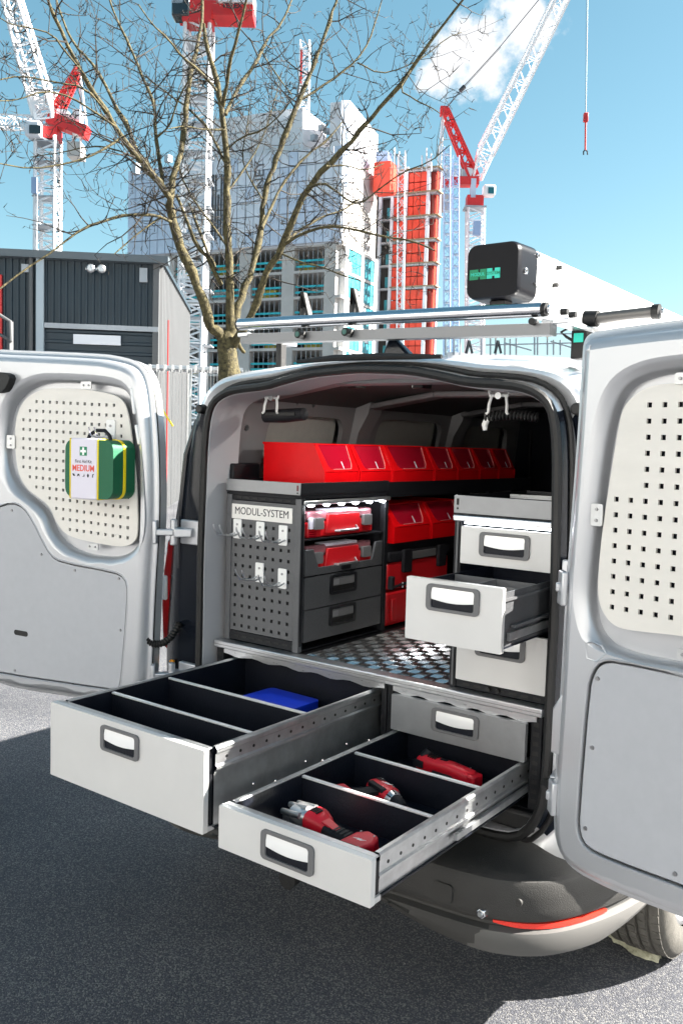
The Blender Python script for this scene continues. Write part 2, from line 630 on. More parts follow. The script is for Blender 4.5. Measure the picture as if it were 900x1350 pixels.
# outer skin from the rear lip to the nose
secs = []
for y, sc, top in ((0.10, 1.0, 1.0), (0.6, 1.0, 1.008), (1.6, 1.0, 1.012), (2.5, 1.0, 1.012), (2.9, 0.985, 0.995), (3.25, 0.96, 0.86), (3.55, 0.95, 0.66), (4.1, 0.90, 0.57), (4.3, 0.80, 0.50)):
    r = []
    for x, z in body_r:
        zz = 0.40 + (z - 0.40) * ((top * 1.815 - 0.40) / (1.815 - 0.40))
        r.append(V((x * sc, y, zz)))
    secs.append(r)
o = MB().loft(secs, True, False).build('body_shell', silver, van)
MB().loft([secs[-1], [V((0, 4.3, 0.6))] * NO], True, False).build('nose_panel', silver, van, fix=True)
# windscreen and side glass of the cab
for s in (-1, 1):
    MB().obox((s * 0.875, 2.75, 1.30), (0.004, 0, 0), (0, 0.33, 0), (-s * 0.04, 0, 0.17)).build('cab_side_glass', glass_dark, van)
MB().add([(-0.66, 3.33, 1.20), (0.66, 3.33, 1.20), (0.58, 2.99, 1.70), (-0.58, 2.99, 1.70)], [(0, 1, 2, 3)]).build('windscreen', glass_dark, van)

# rear frame: the strip between the opening and the skin
r_in = offset(outl, 0.0)
r_a = offset(outl, 0.022)
fr = [ring(body_r, 0.10), ring(mixo(r_a, body_r, 0.97), 0.06), ring(mixo(r_a, body_r, 0.84), 0.015), ring(mixo(r_a, body_r, 0.60), -0.018), ring(mixo(r_a, body_r, 0.45), -0.022), ring(mixo(r_a, body_r, 0.16), -0.002), ring(r_a, -0.016), ring(r_in, -0.048), ring(offset(outl, -0.004), -0.045), ring(offset(outl, -0.006), 0.10)]
def split_loft(rings, pred):
    a, b = MB(), MB()
    n = len(rings[0])
    for mb in (a, b):
        for r in rings:
            mb.v += [tuple(p) for p in r]
    for i in range(len(rings) - 1):
        for j in range(n):
            k = (j + 1) % n
            f = (i * n + j, i * n + k, (i + 1) * n + k, (i + 1) * n + j)
            c = sum((V(a.v[q]) for q in f), V()) / 4
            (a if pred(c, i) else b).f.append(f)
    return a, b
def clean(mb):
    used = sorted({i for f in mb.f for i in f})
    mp = {j: i for i, j in enumerate(used)}
    mb.v = [mb.v[i] for i in used]
    mb.f = [tuple(mp[i] for i in f) for f in mb.f]
    return mb
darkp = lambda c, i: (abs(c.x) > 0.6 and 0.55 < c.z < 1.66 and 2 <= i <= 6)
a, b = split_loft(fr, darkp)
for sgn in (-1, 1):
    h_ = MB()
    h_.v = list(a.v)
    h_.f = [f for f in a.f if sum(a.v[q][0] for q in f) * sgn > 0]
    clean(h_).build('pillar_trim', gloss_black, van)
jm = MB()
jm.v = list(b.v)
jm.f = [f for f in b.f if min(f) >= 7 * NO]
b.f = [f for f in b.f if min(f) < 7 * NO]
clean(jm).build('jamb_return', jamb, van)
clean(b).build('rear_frame', silver, van)
# rubber seal all the way round the opening
MB().tube(ring(offset(outl, 0.010), -0.050), 0.013, 8, loop=True).build('door_seal', rubber, van)
MB().tube(ring(offset(outl, 0.034), -0.012), 0.008, 8, loop=True).build('gutter_seal', rubber, van)
# black strip along the top of the roof edge
m = MB()
pts = [pl(392, 477, 1, -0.035), pl(440, 472, 1, -0.035), pl(500, 470, 1, -0.035), pl(582, 470, 1, -0.035)]
m.tube(pts, [0.006, 0.010, 0.010, 0.006], 8)
m.build('roof_edge_strip', rubber, van)
# door stop buffers at the upper corners
for s in (-1, 1):
    MB().cyl((s * 0.668, 0.0, 1.658), (s * 0.668, -0.045, 1.658), 0.019, 0.015).build('door_buffer', rubber, van, bevel=0.004)
# pressed ribs in the black pillars
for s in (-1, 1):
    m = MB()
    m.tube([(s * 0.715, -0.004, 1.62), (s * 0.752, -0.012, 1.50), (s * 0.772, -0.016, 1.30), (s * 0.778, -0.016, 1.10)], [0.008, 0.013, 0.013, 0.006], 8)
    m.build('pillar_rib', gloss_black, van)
# tail lamps
for s in (-1, 1):
    m = MB()
    rings = []
    for z, x0, x1, y in ((0.78, 0.855, 0.915, 0.05), (0.80, 0.85, 0.922, 0.03), (0.95, 0.845, 0.924, 0.02), (1.08, 0.84, 0.912, 0.02), (1.18, 0.835, 0.90, 0.03), (1.20, 0.84, 0.893, 0.05)):
        rings.append([V((s * x0, y, z)), V((s * (x0 + x1) / 2, y - 0.018, z)), V((s * x1, y + 0.01, z)), V((s * x1, y + 0.09, z)), V((s * x0, y + 0.09, z))])
    m.loft(rings)
    tl = m.build('tail_lamp', tail_red, van, fix=True)
    MB().box(s * 0.878 - 0.014, s * 0.878 + 0.014, -0.004, 0.012, 0.97, 1.06).build('reversing_lens', txt_white, tl, bevel=0.006)
# orange plug and pillar slots on the left pillar
c = pl(227, 874, 1, -0.03)
MB().obox(c, (0.010, 0, 0), (0, 0.006, 0), (0, 0, 0.012)).build('orange_plug', orange_plug, van, bevel=0.004)
for (u0, v0, u1, v1) in ((231, 760, 231, 792), (231, 796, 230, 830)):
    MB().bar(pl(u0, v0, 1, -0.012), pl(u1, v1, 1, -0.012), 0.005, 0.005).build('pillar_slot', chrome, van)

# ---------------- interior lining
XW = 0.70
inn = MB()
# floor of load bay
inn.box(-0.70, 0.70, 0.05, 2.30, 0.545, 0.575)
inn.build('load_floor', black_powder, van)
# sill under the drawers: black kick trim round the bottom of the opening
MB().box(-0.60, 0.60, -0.03, 0.05, 0.53, 0.585).build('sill_trim', rubber, van, bevel=0.01)
def wall3(side):
    def f(y, z, d):
        lean = 0.0 if z < 1.25 else (z - 1.25) * 0.22
        return V((side * (XW - lean - d), y, z))
    return f
win = [(0.26, 0.72, 1.29, 1.655), (0.96, 1.50, 1.29, 1.665), (1.74, 2.20, 1.29, 1.66)]
for side in (-1, 1):
    holes = [chaikin(rrect(a, b, c, d, 0.06, 3), 1) for a, b, c, d in win]
    small = []
    if side < 0:
        for (yy, zz, r) in ((0.15, 1.60, 0.012), (0.83, 1.66, 0.010), (0.86, 1.63, 0.010), (0.80, 1.56, 0.006), (0.84, 1.56, 0.006), (0.83, 1.53, 0.008), (0.82, 1.69, 0.011), (0.88, 1.69, 0.011), (0.50, 1.70, 0.012), (0.40, 1.70, 0.006), (0.09, 1.33, 0.006), (0.10, 1.12, 0.006)):
            small.append([(yy + r * cos(t * pi / 4), zz + r * sin(t * pi / 4)) for t in range(8)])
    w = MB().plate([(0.06, 0.56), (2.30, 0.56), (2.30, 1.735), (0.06, 1.735)], holes + small, wall3(side), -0.02, 0.0)
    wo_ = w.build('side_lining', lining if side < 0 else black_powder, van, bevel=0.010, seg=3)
    for (a, b, c, d) in win:
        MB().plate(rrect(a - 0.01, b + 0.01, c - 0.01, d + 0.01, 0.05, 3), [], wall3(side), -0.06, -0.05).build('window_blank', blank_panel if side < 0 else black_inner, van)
    # pressed posts between the window openings
    for y0, y1 in ((0.775, 0.905), (1.56, 1.69)):
        f = wall3(side)
        rings = []
        for z in (1.28, 1.45, 1.60, 1.68, 1.73):
            k = 0.012 + (0.03 if z > 1.62 else 0)
            rings.append([f(y0, z, 0.001), f(y0 + 0.02, z, k + 0.012), f(y1 - 0.02, z, k + 0.012), f(y1, z, 0.001)])
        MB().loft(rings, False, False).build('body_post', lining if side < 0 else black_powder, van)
# fuse-box, catch plate and black pocket in the left lining
MB().box(-0.685, -0.655, 0.075, 0.105, 1.06, 1.12).build('socket_box', black_powder, van, bevel=0.006)
MB().plate(rrect(-0.672, -0.606, 0.93, 1.22, 0.02), [rrect(-0.662, -0.616, 0.95, 1.09, 0.015)], lambda x, z, d: V((x, 0.105 - d, z)), 0, 0.02).build('lining_pocket', black_powder, van, bevel=0.004)
MB().box(-0.66, -0.618, 0.12, 0.14, 0.95, 1.09).build('pocket_back', rubber, van)
# dark speaker block beside the upper tray
MB().box(-0.69, -0.60, 0.06, 0.20, 1.365, 1.475).build('lining_block', black_powder, van, bevel=0.006)
# ceiling
ce = MB()
rings = []
for y in (0.08, 0.6, 1.2, 1.8, 2.3):
    rings.append([V((x, y, z)) for x, z in ((-0.60, 1.70), (-0.50, 1.742), (-0.25, 1.765), (0, 1.77), (0.25, 1.765), (0.50, 1.742), (0.60, 1.70))])
ce.loft(rings, False, False)
ce.build('headliner', headliner, van)
for y in (0.16, 0.84, 1.62):
    m = MB()
    for x0, z0, x1, z1 in ((-0.60, 1.70, -0.25, 1.755), (-0.25, 1.755, 0.25, 1.755), (0.25, 1.755, 0.60, 1.70)):
        m.bar((x0, y, z0), (x1, y, z1), 0.09, 0.022)
    m.build('roof_crossmember', lining, van, bevel=0.006)
# roof lamp and its black end housings
m = MB().obox(pl(528, 503, 1, 0.30), (0.058, 0, 0), (0, 0.018, 0), (0, 0, 0.006))
lamp = m.build('interior_lamp', roof_led, van, bevel=0.003)
al = bpy.data.lights.new('interior_lamp_light', 'AREA')
al.energy = 0.45
al.shape = 'RECTANGLE'
al.size, al.size_y = 0.11, 0.03
al.color = (1, 0.97, 0.9)
ao = bpy.data.objects.new('interior_lamp_light', al)
scene.collection.objects.link(ao)
ao.location = pl(528, 503, 1, 0.30) - V((0, 0, 0.012))
attach(ao, lamp)
for u in (470, 556):
    q = pl(u, 507, 1, 0.30)
    MB().obox(q, (0.020, 0, 0), (0, 0.03, 0), (0, 0, 0.014)).build('lamp_end', rubber, lamp, bevel=0.004)
# bulkhead
MB().box(-0.70, 0.70, 2.30, 2.34, 0.56, 1.76).build('bulkhead', black_inner, van)
for x in (-0.45, -0.15, 0.15, 0.45):
    MB().tube([(x - 0.08, 2.294, 0.9), (x - 0.08, 2.294, 1.65)], 0.012, 8).build('bulkhead_rib', black_powder, van)

# ---------------- bumper (plan curve swept by a section)
plan_half = [(0.0, -0.262), (0.2, -0.260), (0.46, -0.240), (0.58, -0.222), (0.67, -0.175), (0.735, -0.095), (0.785, 0.02), (0.815, 0.12), (0.835, 0.22), (0.845, 0.32)]
plan = [(-x, y) for x, y in reversed(plan_half[1:])] + plan_half
plan = chaikin(plan, 2, closed=False)
def bump_sec(p, i):
    x, y = p
    a = V(plan[max(0, i - 1)])
    b2 = V(plan[min(len(plan) - 1, i + 1)])
    t = (b2 - a).normalized()
    nn = V((t.y, -t.x))
    edge = min(1, max(0, (abs(x) - 0.35) / 0.5))
    edge = min(1, max(0, (abs(x) - 0.25) / 0.33))
    lo = 0.288 + 0.055 * (1 - edge) ** 2 + (0.05 * max(0, y / 0.3) if y > 0 else 0)
    prof = [(-0.24, 0.506), (-0.045, 0.484), (-0.016, 0.480), (-0.006, 0.474), (-0.001, 0.464), (0.001, 0.43), (0.001, 0.40), (-0.001, 0.376), (-0.004, 0.371), (-0.014, 0.366), (-0.016, 0.358), (-0.014, 0.352), (0.002, 0.345), (0.006, 0.335), (0.008, lo + 0.014), (0.002, lo), (-0.008, lo - 0.003), (-0.06, lo - 0.003), (-0.16, lo + 0.02)]
    r = []
    for d, z in prof:
        xx = x + nn.x * d
        if d < -0.06:
            yy = y + nn.y * d
            xx = max(-0.9, min(0.9, xx))
        else:
            yy = y + nn.y * d
        r.append(V((xx, yy, z)))
    return r
MB().loft([bump_sec(p, i) for i, p in enumerate(plan)], False, False).build('bumper', plastic_dark, van, sharp=30)
lip = []
for i, p in enumerate(plan):
    r = bump_sec(p, i)
    a_ = V(plan[max(0, i - 1)])
    b_ = V(plan[min(len(plan) - 1, i + 1)])
    t_ = (b_ - a_).normalized()
    nn = V((t_.y, -t_.x, 0))
    if abs(p[0]) > 0.44:
        k_ = min(1, (abs(p[0]) - 0.44) / 0.14)
        k_ = k_ * k_ * (3 - 2 * k_)
        rows_ = r[11:17]
        lip.append([rows_[-1].lerp(q_, max(0.02, k_)) + nn * 0.003 for q_ in rows_])
for sgn in (-1, 1):
    part = [r for r in lip if r[0].x * sgn > 0]
    MB().loft(part, False, False).build('bumper_lip', mat('grey_lip_paint', (0.078, 0.076, 0.073), 0.45), van, sharp=30)
def on_bumper(x, z, d=0.0):
    best = None
    for i, p in enumerate(plan):
        if p[1] < 0.25 and abs(p[0] - x) < 0.6:
            if best is None or abs(p[0] - x) < best[0]:
                best = (abs(p[0] - x), i)
    i = best[1]
    j = i + 1 if plan[i][0] <= x and i + 1 < len(plan) else i - 1
    a, b2 = plan[i], plan[j]
    t = (x - a[0]) / (b2[0] - a[0]) if abs(b2[0] - a[0]) > 1e-6 else 0
    y = a[1] + (b2[1] - a[1]) * t
    return V((x, y - d, z))
# rear light strip of red reflector on each corner
for s in (-1, 1):
    m = MB()
    rings = []
    for k in range(13):
        x = 0.585 + 0.205 * k / 12
        z = 0.366 - 0.008 * sin(k / 12 * pi * 0.6)
        h = 0.003 + 0.0036 * sin(pi * min(1, k / 4) / 2)
        if k == 12:
            h = 0.003
        p = on_bumper(x, z, 0.0)
        a2, b2_ = on_bumper(x - 0.01, z), on_bumper(x + 0.01, z)
        tg = (b2_ - a2).normalized()
        nn = V((tg.y, -tg.x, 0))
        po, pi_ = p - nn * 0.004, p - nn * 0.03
        rings.append([V((s * po.x, po.y, z - h)), V((s * po.x, po.y, z + h)), V((s * pi_.x, pi_.y, z + h)), V((s * pi_.x, pi_.y, z - h))])
    m.loft(rings)
    m.build('bumper_reflector', refl_red, van, fix=True)
# towing-eye cover, plate lamp and parking sensors
p = on_bumper(0.455, 0.42, 0.001)
MB().plate(rrect(p.x - 0.027, p.x + 0.027, 0.385, 0.435, 0.010), [], lambda x, z, d: V((x, p.y - d, z)), -0.02, 0.004).build('towing_eye_cover', plastic_dark, van, bevel=0.002)
p2 = on_bumper(0.560, 0.385, 0.0)
m = MB().cyl(p2 + V((0, 0.01, 0)), p2 + V((0, -0.012, 0)), 0.017, 0.013, 6)
sn = m.build('tow_socket', chrome, van, bevel=0.002)
MB().cyl(p2 + V((0, -0.010, 0)), p2 + V((0, -0.017, 0)), 0.008, 0.006, 10).build('socket_cap', galv, sn)
p3 = on_bumper(0.640, 0.425, 0.0)
MB().cyl(p3 + V((0, 0.01, 0)), p3 + V((0, -0.004, 0)), 0.011).build('parking_sensor', plastic_dark, van, bevel=0.002)
# tow bar end below the bumper
q = pl(378, 1160, 1, -0.30)
m = MB().tube([q + V((0.0, 0.16, 0.02)), q + V((0, 0.05, 0.0)), q + V((0, 0, 0.0))], [0.02, 0.022, 0.03], 10)
m.build('tow_bar', rubber, van)

# ---------------- wheels
def wheel(x, y, side):
    R, W = 0.318, 0.20
    prof = [(-W / 2 + 0.005, 0.215), (-W / 2 - 0.004, 0.255), (-W / 2 + 0.003, 0.292), (-W / 2 + 0.018, R - 0.009)]
    for k, g_ in enumerate((-0.05, -0.017, 0.017, 0.05)):
        prof += [(g_ - 0.005, R - 0.005), (g_ - 0.004, R - 0.013), (g_ + 0.004, R - 0.013), (g_ + 0.005, R - 0.005)]
    prof += [(-a, r) for a, r in reversed(prof[:4])]
    n = 56
    rings = []
    for k in range(n):
        t = 2 * pi * k / n
        rings.append([V((x + a, y + r * cos(t), R + r * sin(t))) for a, r in prof])
    w = MB().loft(rings, False, False, loop=True)
    whl = w.build('wheel', tyre_m, van, sharp=50)
    tr = MB()
    for k in range(62):
        t = 2 * pi * k / 62
        d = V((0, cos(t), sin(t)))
        tg = V((0, -sin(t), cos(t)))
        for a0, a1 in ((-0.082, -0.057), (-0.043, -0.024), (-0.010, 0.010), (0.024, 0.043), (0.057, 0.082)):
            drop = 0.004 if abs(a0) > 0.05 or abs(a1) > 0.05 else 0
            tr.obox(V((x + (a0 + a1) / 2, y, R)) + d * (R - 0.007 - drop), ((a1 - a0) / 2, 0, 0), tg * 0.0125, d * 0.006)
    tr.build('tread', tyre_m, whl)
    rim = MB()
    rr = []
    for k in range(40):
        t = 2 * pi * k / 40
        rr.append([V((x + side * a, y + r * cos(t), R + r * sin(t))) for a, r in ((-0.09, 0.215), (0.085, 0.217), (0.088, 0.20), (0.06, 0.19), (0.055, 0.09), (0.075, 0.05), (0.075, 0.001))])
    rim.loft(rr, False, False, loop=True)
    rim.build('rim', galv, whl)
for x, s in ((-0.755, -1), (0.755, 1)):
    for y in (0.625, 3.45):
        wheel(x, y, s)

# ---------------- rear doors
def door(name_side, P0, ang, outer, recess, peg, low, holes, low_screws, brackets, slot=None, pins=(), slots_top=()):
    dx, dy = cos(ang), sin(ang)
    n = V((-dy, dx, 0))
    if n.dot(V((CAM.x - P0[0], CAM.y - P0[1], 0))) < 0:
        n = -n
    def f3(s, z, d):
        return V((P0[0] + dx * s, P0[1] + dy * s, z)) + n * d
    low_hole = chaikin(low, 1)
    rec = chaikin(recess, 2)
    def grow(pts, d):
        a = sum(pts[i][0] * pts[(i + 1) % len(pts)][1] - pts[(i + 1) % len(pts)][0] * pts[i][1] for i in range(len(pts)))
        return offset(pts, d if a > 0 else -d)
    o2 = chaikin(outer, 2)
    def gv(pts, ds):
        a = sum(pts[i][0] * pts[(i + 1) % len(pts)][1] - pts[(i + 1) % len(pts)][0] * pts[i][1] for i in range(len(pts)))
        sg = 1 if a > 0 else -1
        n_ = len(pts)
        res = []
        for i in range(n_):
            p_, c_, q_ = V(pts[i - 1]), V(pts[i]), V(pts[(i + 1) % n_])
            t_ = (q_ - p_).normalized()
            nn_ = V((t_.y, -t_.x)) * sg
            res.append((c_.x + nn_.x * ds[i], c_.y + nn_.y * ds[i]))
        return res
    lowg = grow(low_hole, 0.006)
    def room(p):
        return min((V(p) - V(q)).length for q in lowg)
    g1 = [min(0.032, 0.5 * room(p)) for p in rec]
    g2 = [min(0.030, 0.4 * room(p)) for p in o2]
    hole = gv(rec, g1)
    rim = gv(o2, [-x for x in g2])
    d_ = MB().plate(rim, [hole, lowg], f3, -0.012, 0.0)
    # soft shoulder down into the window recess
    prof = ((1.0, 0.0), (0.78, -0.0022), (0.52, -0.0075), (0.28, -0.0150), (0.10, -0.0235), (0.0, -0.034), (0.0, -0.052))
    d_.loft([[f3(*p, dd) for p in gv(rec, [g * k for g in g1])] for k, dd in prof], True, False)
    # rolled outer shoulder and thin flange
    prof = ((-1.0, 0.0), (-0.75, -0.0022), (-0.48, -0.0075), (-0.24, -0.0155), (-0.10, -0.026), (0.0, -0.034))
    d_.loft([[f3(*p, dd) for p in gv(o2, [g * k for g in g2])] for k, dd in prof], True, False)
    d_.loft([[f3(*p, dd) for p in grow(o2, w_)] for w_, dd in ((0.0, -0.034), (0.005, -0.037), (0.014, -0.038), (0.0165, -0.041), (0.014, -0.044), (0.0, -0.050))], True, False)
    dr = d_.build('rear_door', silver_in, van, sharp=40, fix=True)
    # small step round the lower card
    MB().tube([f3(*p, -0.002) for p in grow(low_hole, 0.009)], 0.0035, 6, loop=True).build('card_bead', silver_in, dr)
    MB().plate(grow(o2, 0.012), [], f3, -0.085, -0.055).build('outer_skin', silver, dr, bevel=0.012, seg=3)
    MB().tube([f3(s, z, -0.046) for s, z in grow(o2, 0.010)], 0.0065, 8, loop=True).build('door_weatherstrip', rubber, dr)
    # cavity floor behind the peg panel
    MB().plate(grow(rec, 0.004), [], f3, -0.053, -0.048).build('cavity_floor', silver_in, dr)
    pg = chaikin(peg, 2)
    hs = [[(a - 0.0055, b - 0.0055), (a + 0.0055, b - 0.0055), (a + 0.0055, b + 0.0055), (a - 0.0055, b + 0.0055)] for a, b in holes]
    MB().plate(pg, hs, f3, -0.022, -0.016).build('peg_panel', peg_board, dr)
    MB().plate(grow(pg, -0.008), [], f3, -0.034, -0.030).build('peg_panel_back', black_inner, dr)
    MB().plate(low_hole, [], f3, -0.016, -0.004).build('lower_panel', door_card, dr, bevel=0.0025)
    for a, b in low_screws:
        MB().cyl(f3(a, b, -0.006), f3(a, b, -0.0005), 0.0055, 0.0045, 10).build('panel_screw', screw_m, dr)
    for a0, a1, b0, b1 in brackets:
        br = MB()
        br.plate(rrect(a0, a1, b0, b1, 0.004), [], f3, -0.014, -0.010)
        bo = br.build('panel_bracket', galv, dr, bevel=0.001)
        sub = MB()
        for tt in (0.25, 0.75):
            ca, cb = (a0 + a1) / 2, b0 + (b1 - b0) * tt
            if (a1 - a0) > (b1 - b0):
                ca, cb = a0 + (a1 - a0) * tt, (b0 + b1) / 2
            sub.cyl(f3(ca, cb, -0.011), f3(ca, cb, -0.007), 0.004, 0.0035, 8)
        sub.build('bracket_rivets', screw_m, dr)
    if slot:
        (a0, b0), (a1, b1) = slot
        t = MB()
        t.plate(rrect(min(a0, a1), max(a0, a1), (b0 + b1) / 2 - 0.010, (b0 + b1) / 2 + 0.010, 0.0095), [], f3, -0.006, -0.003)
        t.build('pull_slot', rubber, dr)
    return dr, f3

RD = ((0.734, -0.25), radians(-12.7))
rd_outer = [(0.0, 0.70), (0.0, 0.85), (0.004, 1.015), (0.004, 1.19), (0.009, 1.37), (0.017, 1.61), (0.019, 1.77), (0.020, 1.796), (0.026, 1.805), (0.05, 1.8075), (0.12, 1.812), (0.27, 1.817), (0.52, 1.82), (0.59, 1.80),
            (0.63, 1.70), (0.65, 1.2), (0.65, 0.70), (0.63, 0.62), (0.56, 0.598), (0.343, 0.590), (0.184, 0.578), (0.095, 0.579), (0.043, 0.586), (0.008, 0.62)]
rd_rec = [(0.60, 1.15), (0.59, 1.12), (0.45, 1.118), (0.311, 1.117), (0.152, 1.112), (0.093, 1.138), (0.069, 1.203), (0.067, 1.272), (0.076, 1.393), (0.088, 1.545), (0.102, 1.637), (0.127, 1.694), (0.189, 1.719), (0.273, 1.725), (0.48, 1.73), (0.55, 1.71), (0.58, 1.62), (0.60, 1.35)]
rd_peg = [(0.307, 1.178), (0.186, 1.167), (0.141, 1.167), (0.109, 1.189), (0.092, 1.224), (0.089, 1.275), (0.094, 1.377), (0.109, 1.513), (0.125, 1.637), (0.138, 1.661), (0.169, 1.686), (0.207, 1.698), (0.275, 1.699), (0.46, 1.70), (0.53, 1.68), (0.555, 1.60), (0.575, 1.35), (0.575, 1.22), (0.56, 1.182), (0.50, 1.178)]
rd_low = [(0.312, 1.094), (0.149, 1.091), (0.12, 1.082), (0.103, 1.062), (0.091, 1.02), (0.081, 0.72), (0.085, 0.679), (0.105, 0.656), (0.16, 0.652), (0.339, 0.660), (0.55, 0.668), (0.585, 0.68), (0.60, 0.72), (0.60, 1.04), (0.585, 1.085), (0.55, 1.096)]
rh = []
for j in range(14):
    z = 1.655 - j * 0.0342
    i0 = 2 if j < 6 else 0
    for i in range(i0, 13):
        s = 0.123 + 0.0350 * i + 0.0004 * j
        if s < 0.545:
            rh.append((s, z))
door_r, fR = door('right', RD[0], RD[1], rd_outer, rd_rec, rd_peg, rd_low, rh,
                  [(0.110, 1.047), (0.105, 0.887), (0.098, 0.697), (0.318, 0.677), (0.56, 0.69), (0.57, 0.88), (0.56, 1.06), (0.33, 1.078)],
                  [(0.066, 0.096, 1.387, 1.437), (0.25, 0.30, 1.696, 1.72), (0.29, 0.34, 1.128, 1.15)])
# pressed triangle and the screw-eye on the right door
tri = [(0.103, 1.125 - 0.015), (0.103, 1.065 + 0.04), (0.128, 1.105)]
MB().tube([fR(*p, -0.002) for p in [vplane(772, 848, *RD), vplane(773, 868, *RD), vplane(786, 872, *RD), vplane(798, 862, *RD), vplane(792, 852, *RD), vplane(780, 846, *RD)]], 0.003, 6, loop=True).build('pressed_bead', silver_in, door_r)

LD = ((-0.757, -0.15), radians(187))
def lp(lst):
    return [vplane(u, v, *LD) for u, v in lst]
ld_outer = lp([(140, 473), (120, 471), (60, 468), (5, 466)]) + [(0.84, 1.862), (0.88, 1.84), (0.90, 1.75), (0.92, 1.2), (0.92, 0.72), (0.90, 0.62), (0.86, 0.59), (0.70, 0.585), (0.45, 0.60), (0.25, 0.615), (0.12, 0.625), (0.075, 0.645), (0.062, 0.70)] + lp([(187, 830), (190, 760), (194, 700), (195, 650), (194, 600), (191, 550), (187, 515), (180, 492), (168, 480)])
ld_rec = lp([(45, 504), (80, 503), (150, 508), (167, 522), (175, 560), (181, 640), (182, 700), (174, 724), (150, 736), (110, 733), (82, 722), (64, 702), (56, 678), (42, 662), (18, 645), (4, 618), (2, 575), (6, 540), (20, 518)])
ld_peg = lp([(56, 511), (100, 512), (140, 518), (158, 526), (165, 545), (170, 580), (176, 640), (178, 700), (174, 715), (160, 722), (130, 718), (85, 708), (70, 690), (62, 668), (45, 655), (28, 642), (17, 615), (15, 560), (22, 535), (35, 520)])
ld_low = lp([(15, 664), (30, 670), (42, 688), (55, 715), (66, 734), (80, 743), (150, 756), (163, 763), (167, 778), (163, 835)]) + [(0.155, 0.70), (0.165, 0.668), (0.20, 0.662), (0.79, 0.632), (0.84, 0.64), (0.86, 0.68), (0.86, 1.20), (0.84, 1.25), (0.79, 1.27)]
lh = []
a0, b0 = vplane(146, 534, *LD)
a1, b1 = vplane(44, 529, *LD)
for j in range(14):
    for i in range(-3, 16):
        t = i / 11
        s = a0 + (a1 - a0) * t + (vplane(167, 710, *LD)[0] - 0.143) * 0 
        z = b0 + (b1 - b0) * t - j * 0.0352
        lh.append((s, z))
def inside(p, poly):
    x, y = p
    c = False
    for i in range(len(poly)):
        (x1, y1), (x2, y2) = poly[i - 1], poly[i]
        if (y1 > y) != (y2 > y) and x < (x2 - x1) * (y - y1) / (y2 - y1) + x1:
            c = not c
    return c
shr = chaikin(ld_peg, 2)
ar = sum(shr[i][0] * shr[(i + 1) % len(shr)][1] - shr[(i + 1) % len(shr)][0] * shr[i][1] for i in range(len(shr)))
shr = offset(shr, -0.021 if ar > 0 else 0.021)
lh = [p for p in lh if inside(p, shr)]
door_l, fL = door('left', LD[0], LD[1], ld_outer, ld_rec, ld_peg, ld_low, lh,
                  lp([(15, 673), (54, 731), (98, 752), (156, 763), (158, 831), (95, 903), (19, 884)]),
                  [tuple(sorted((vplane(107, 0, *LD)[0], vplane(121, 0, *LD)[0]))) + (1.722, 1.748),
                   tuple(sorted((vplane(6, 0, *LD)[0], vplane(17, 0, *LD)[0]))) + (1.50, 1.55),
                   tuple(sorted((vplane(117, 0, *LD)[0], vplane(132, 0, *LD)[0]))) + (1.150, 1.172)],
                  slot=(vplane(18, 831, *LD), vplane(36, 839, *LD)))
# black latch housing near the top free end of the left door
c = vplane(6, 503, *LD)
m = MB()
m.plate(chaikin([(c[0] - 0.05, c[1] - 0.02), (c[0] - 0.07, c[1] + 0.02), (c[0] - 0.02, c[1] + 0.035), (c[0] + 0.08, c[1] + 0.03), (c[0] + 0.08, c[1] - 0.04), (c[0] - 0.02, c[1] - 0.045)], 1), [], fL, -0.01, 0.03)
m.build('door_latch', rubber, door_l, bevel=0.008)
# bare steel slots in the edge of the left door
for (u0, v0, u1, v1) in ((173, 512, 177, 546), (179, 560, 183, 586)):
    s0, s1 = vplane(u0, v0, *LD), vplane(u1, v1, *LD)
    MB().bar(fL(*s0, -0.004), fL(*s1, -0.004), 0.013, 0.011).build('edge_slot', txt_white, door_l, bevel=0.004)
# hinge (upper left): door leaf, arm and pillar leaf
def hinge(z, side, parent):
    if side < 0:
        p = V((-0.772, -0.135, z))
        q = V((-0.69, -0.045, z))
    else:
        p = V((0.735, -0.235, z))
        q = V((0.70, -0.045, z))
    m = MB()
    m.bar(p + V((0, 0, 0)), p + V((0, 0, 0.001)), 0.02)
    m = MB()
    m.obox(p, (0.006, 0.004, 0), (-0.012, 0.016, 0), (0, 0, 0.040))
    m.bar(p, p.lerp(q, 0.5), 0.034, 0.022)
    m.cyl(p.lerp(q, 0.5) + V((0, 0, -0.045)), p.lerp(q, 0.5) + V((0, 0, 0.045)), 0.012)
    m.bar(p.lerp(q, 0.5), q, 0.06, 0.03)
    m.obox(q, (0.045, 0, 0), (0, 0.010, 0), (0, 0, 0.042))
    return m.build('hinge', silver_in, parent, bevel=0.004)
hinge(1.235, -1, van)
hinge(0.735, -1, van)
hinge(1.235, 1, van)
hinge(0.735, 1, van)
# corrugated cable conduit by the left hinge
pts = []
ctrl = [pl(192, 812, 1, -0.10), pl(189, 830, 1, -0.12), pl(193, 842, 1, -0.12), pl(203, 850, 1, -0.11), pl(216, 848, 1, -0.09), pl(228, 838, 1, -0.06), pl(236, 822, 1, -0.03)]
ctrl = chaikin([tuple(c) for c in ctrl], 3, closed=False)
rr = []
for i in range(len(ctrl)):
    rr.append(0.014 if i % 2 else 0.0105)
MB().tube(ctrl, rr, 10).build('cable_conduit', rubber, van)
# check strap on both doors
MB().bar(pl(180, 888, 1, -0.10), pl(206, 888, 1, -0.02), 0.012, 0.016).build('check_strap', rubber, van)
q0, q1 = pl(716, 1030, 1, -0.05), pl(737, 1040, 1, -0.16)
MB().bar(q0, q1, 0.012, 0.018).build('check_strap', rubber, van)
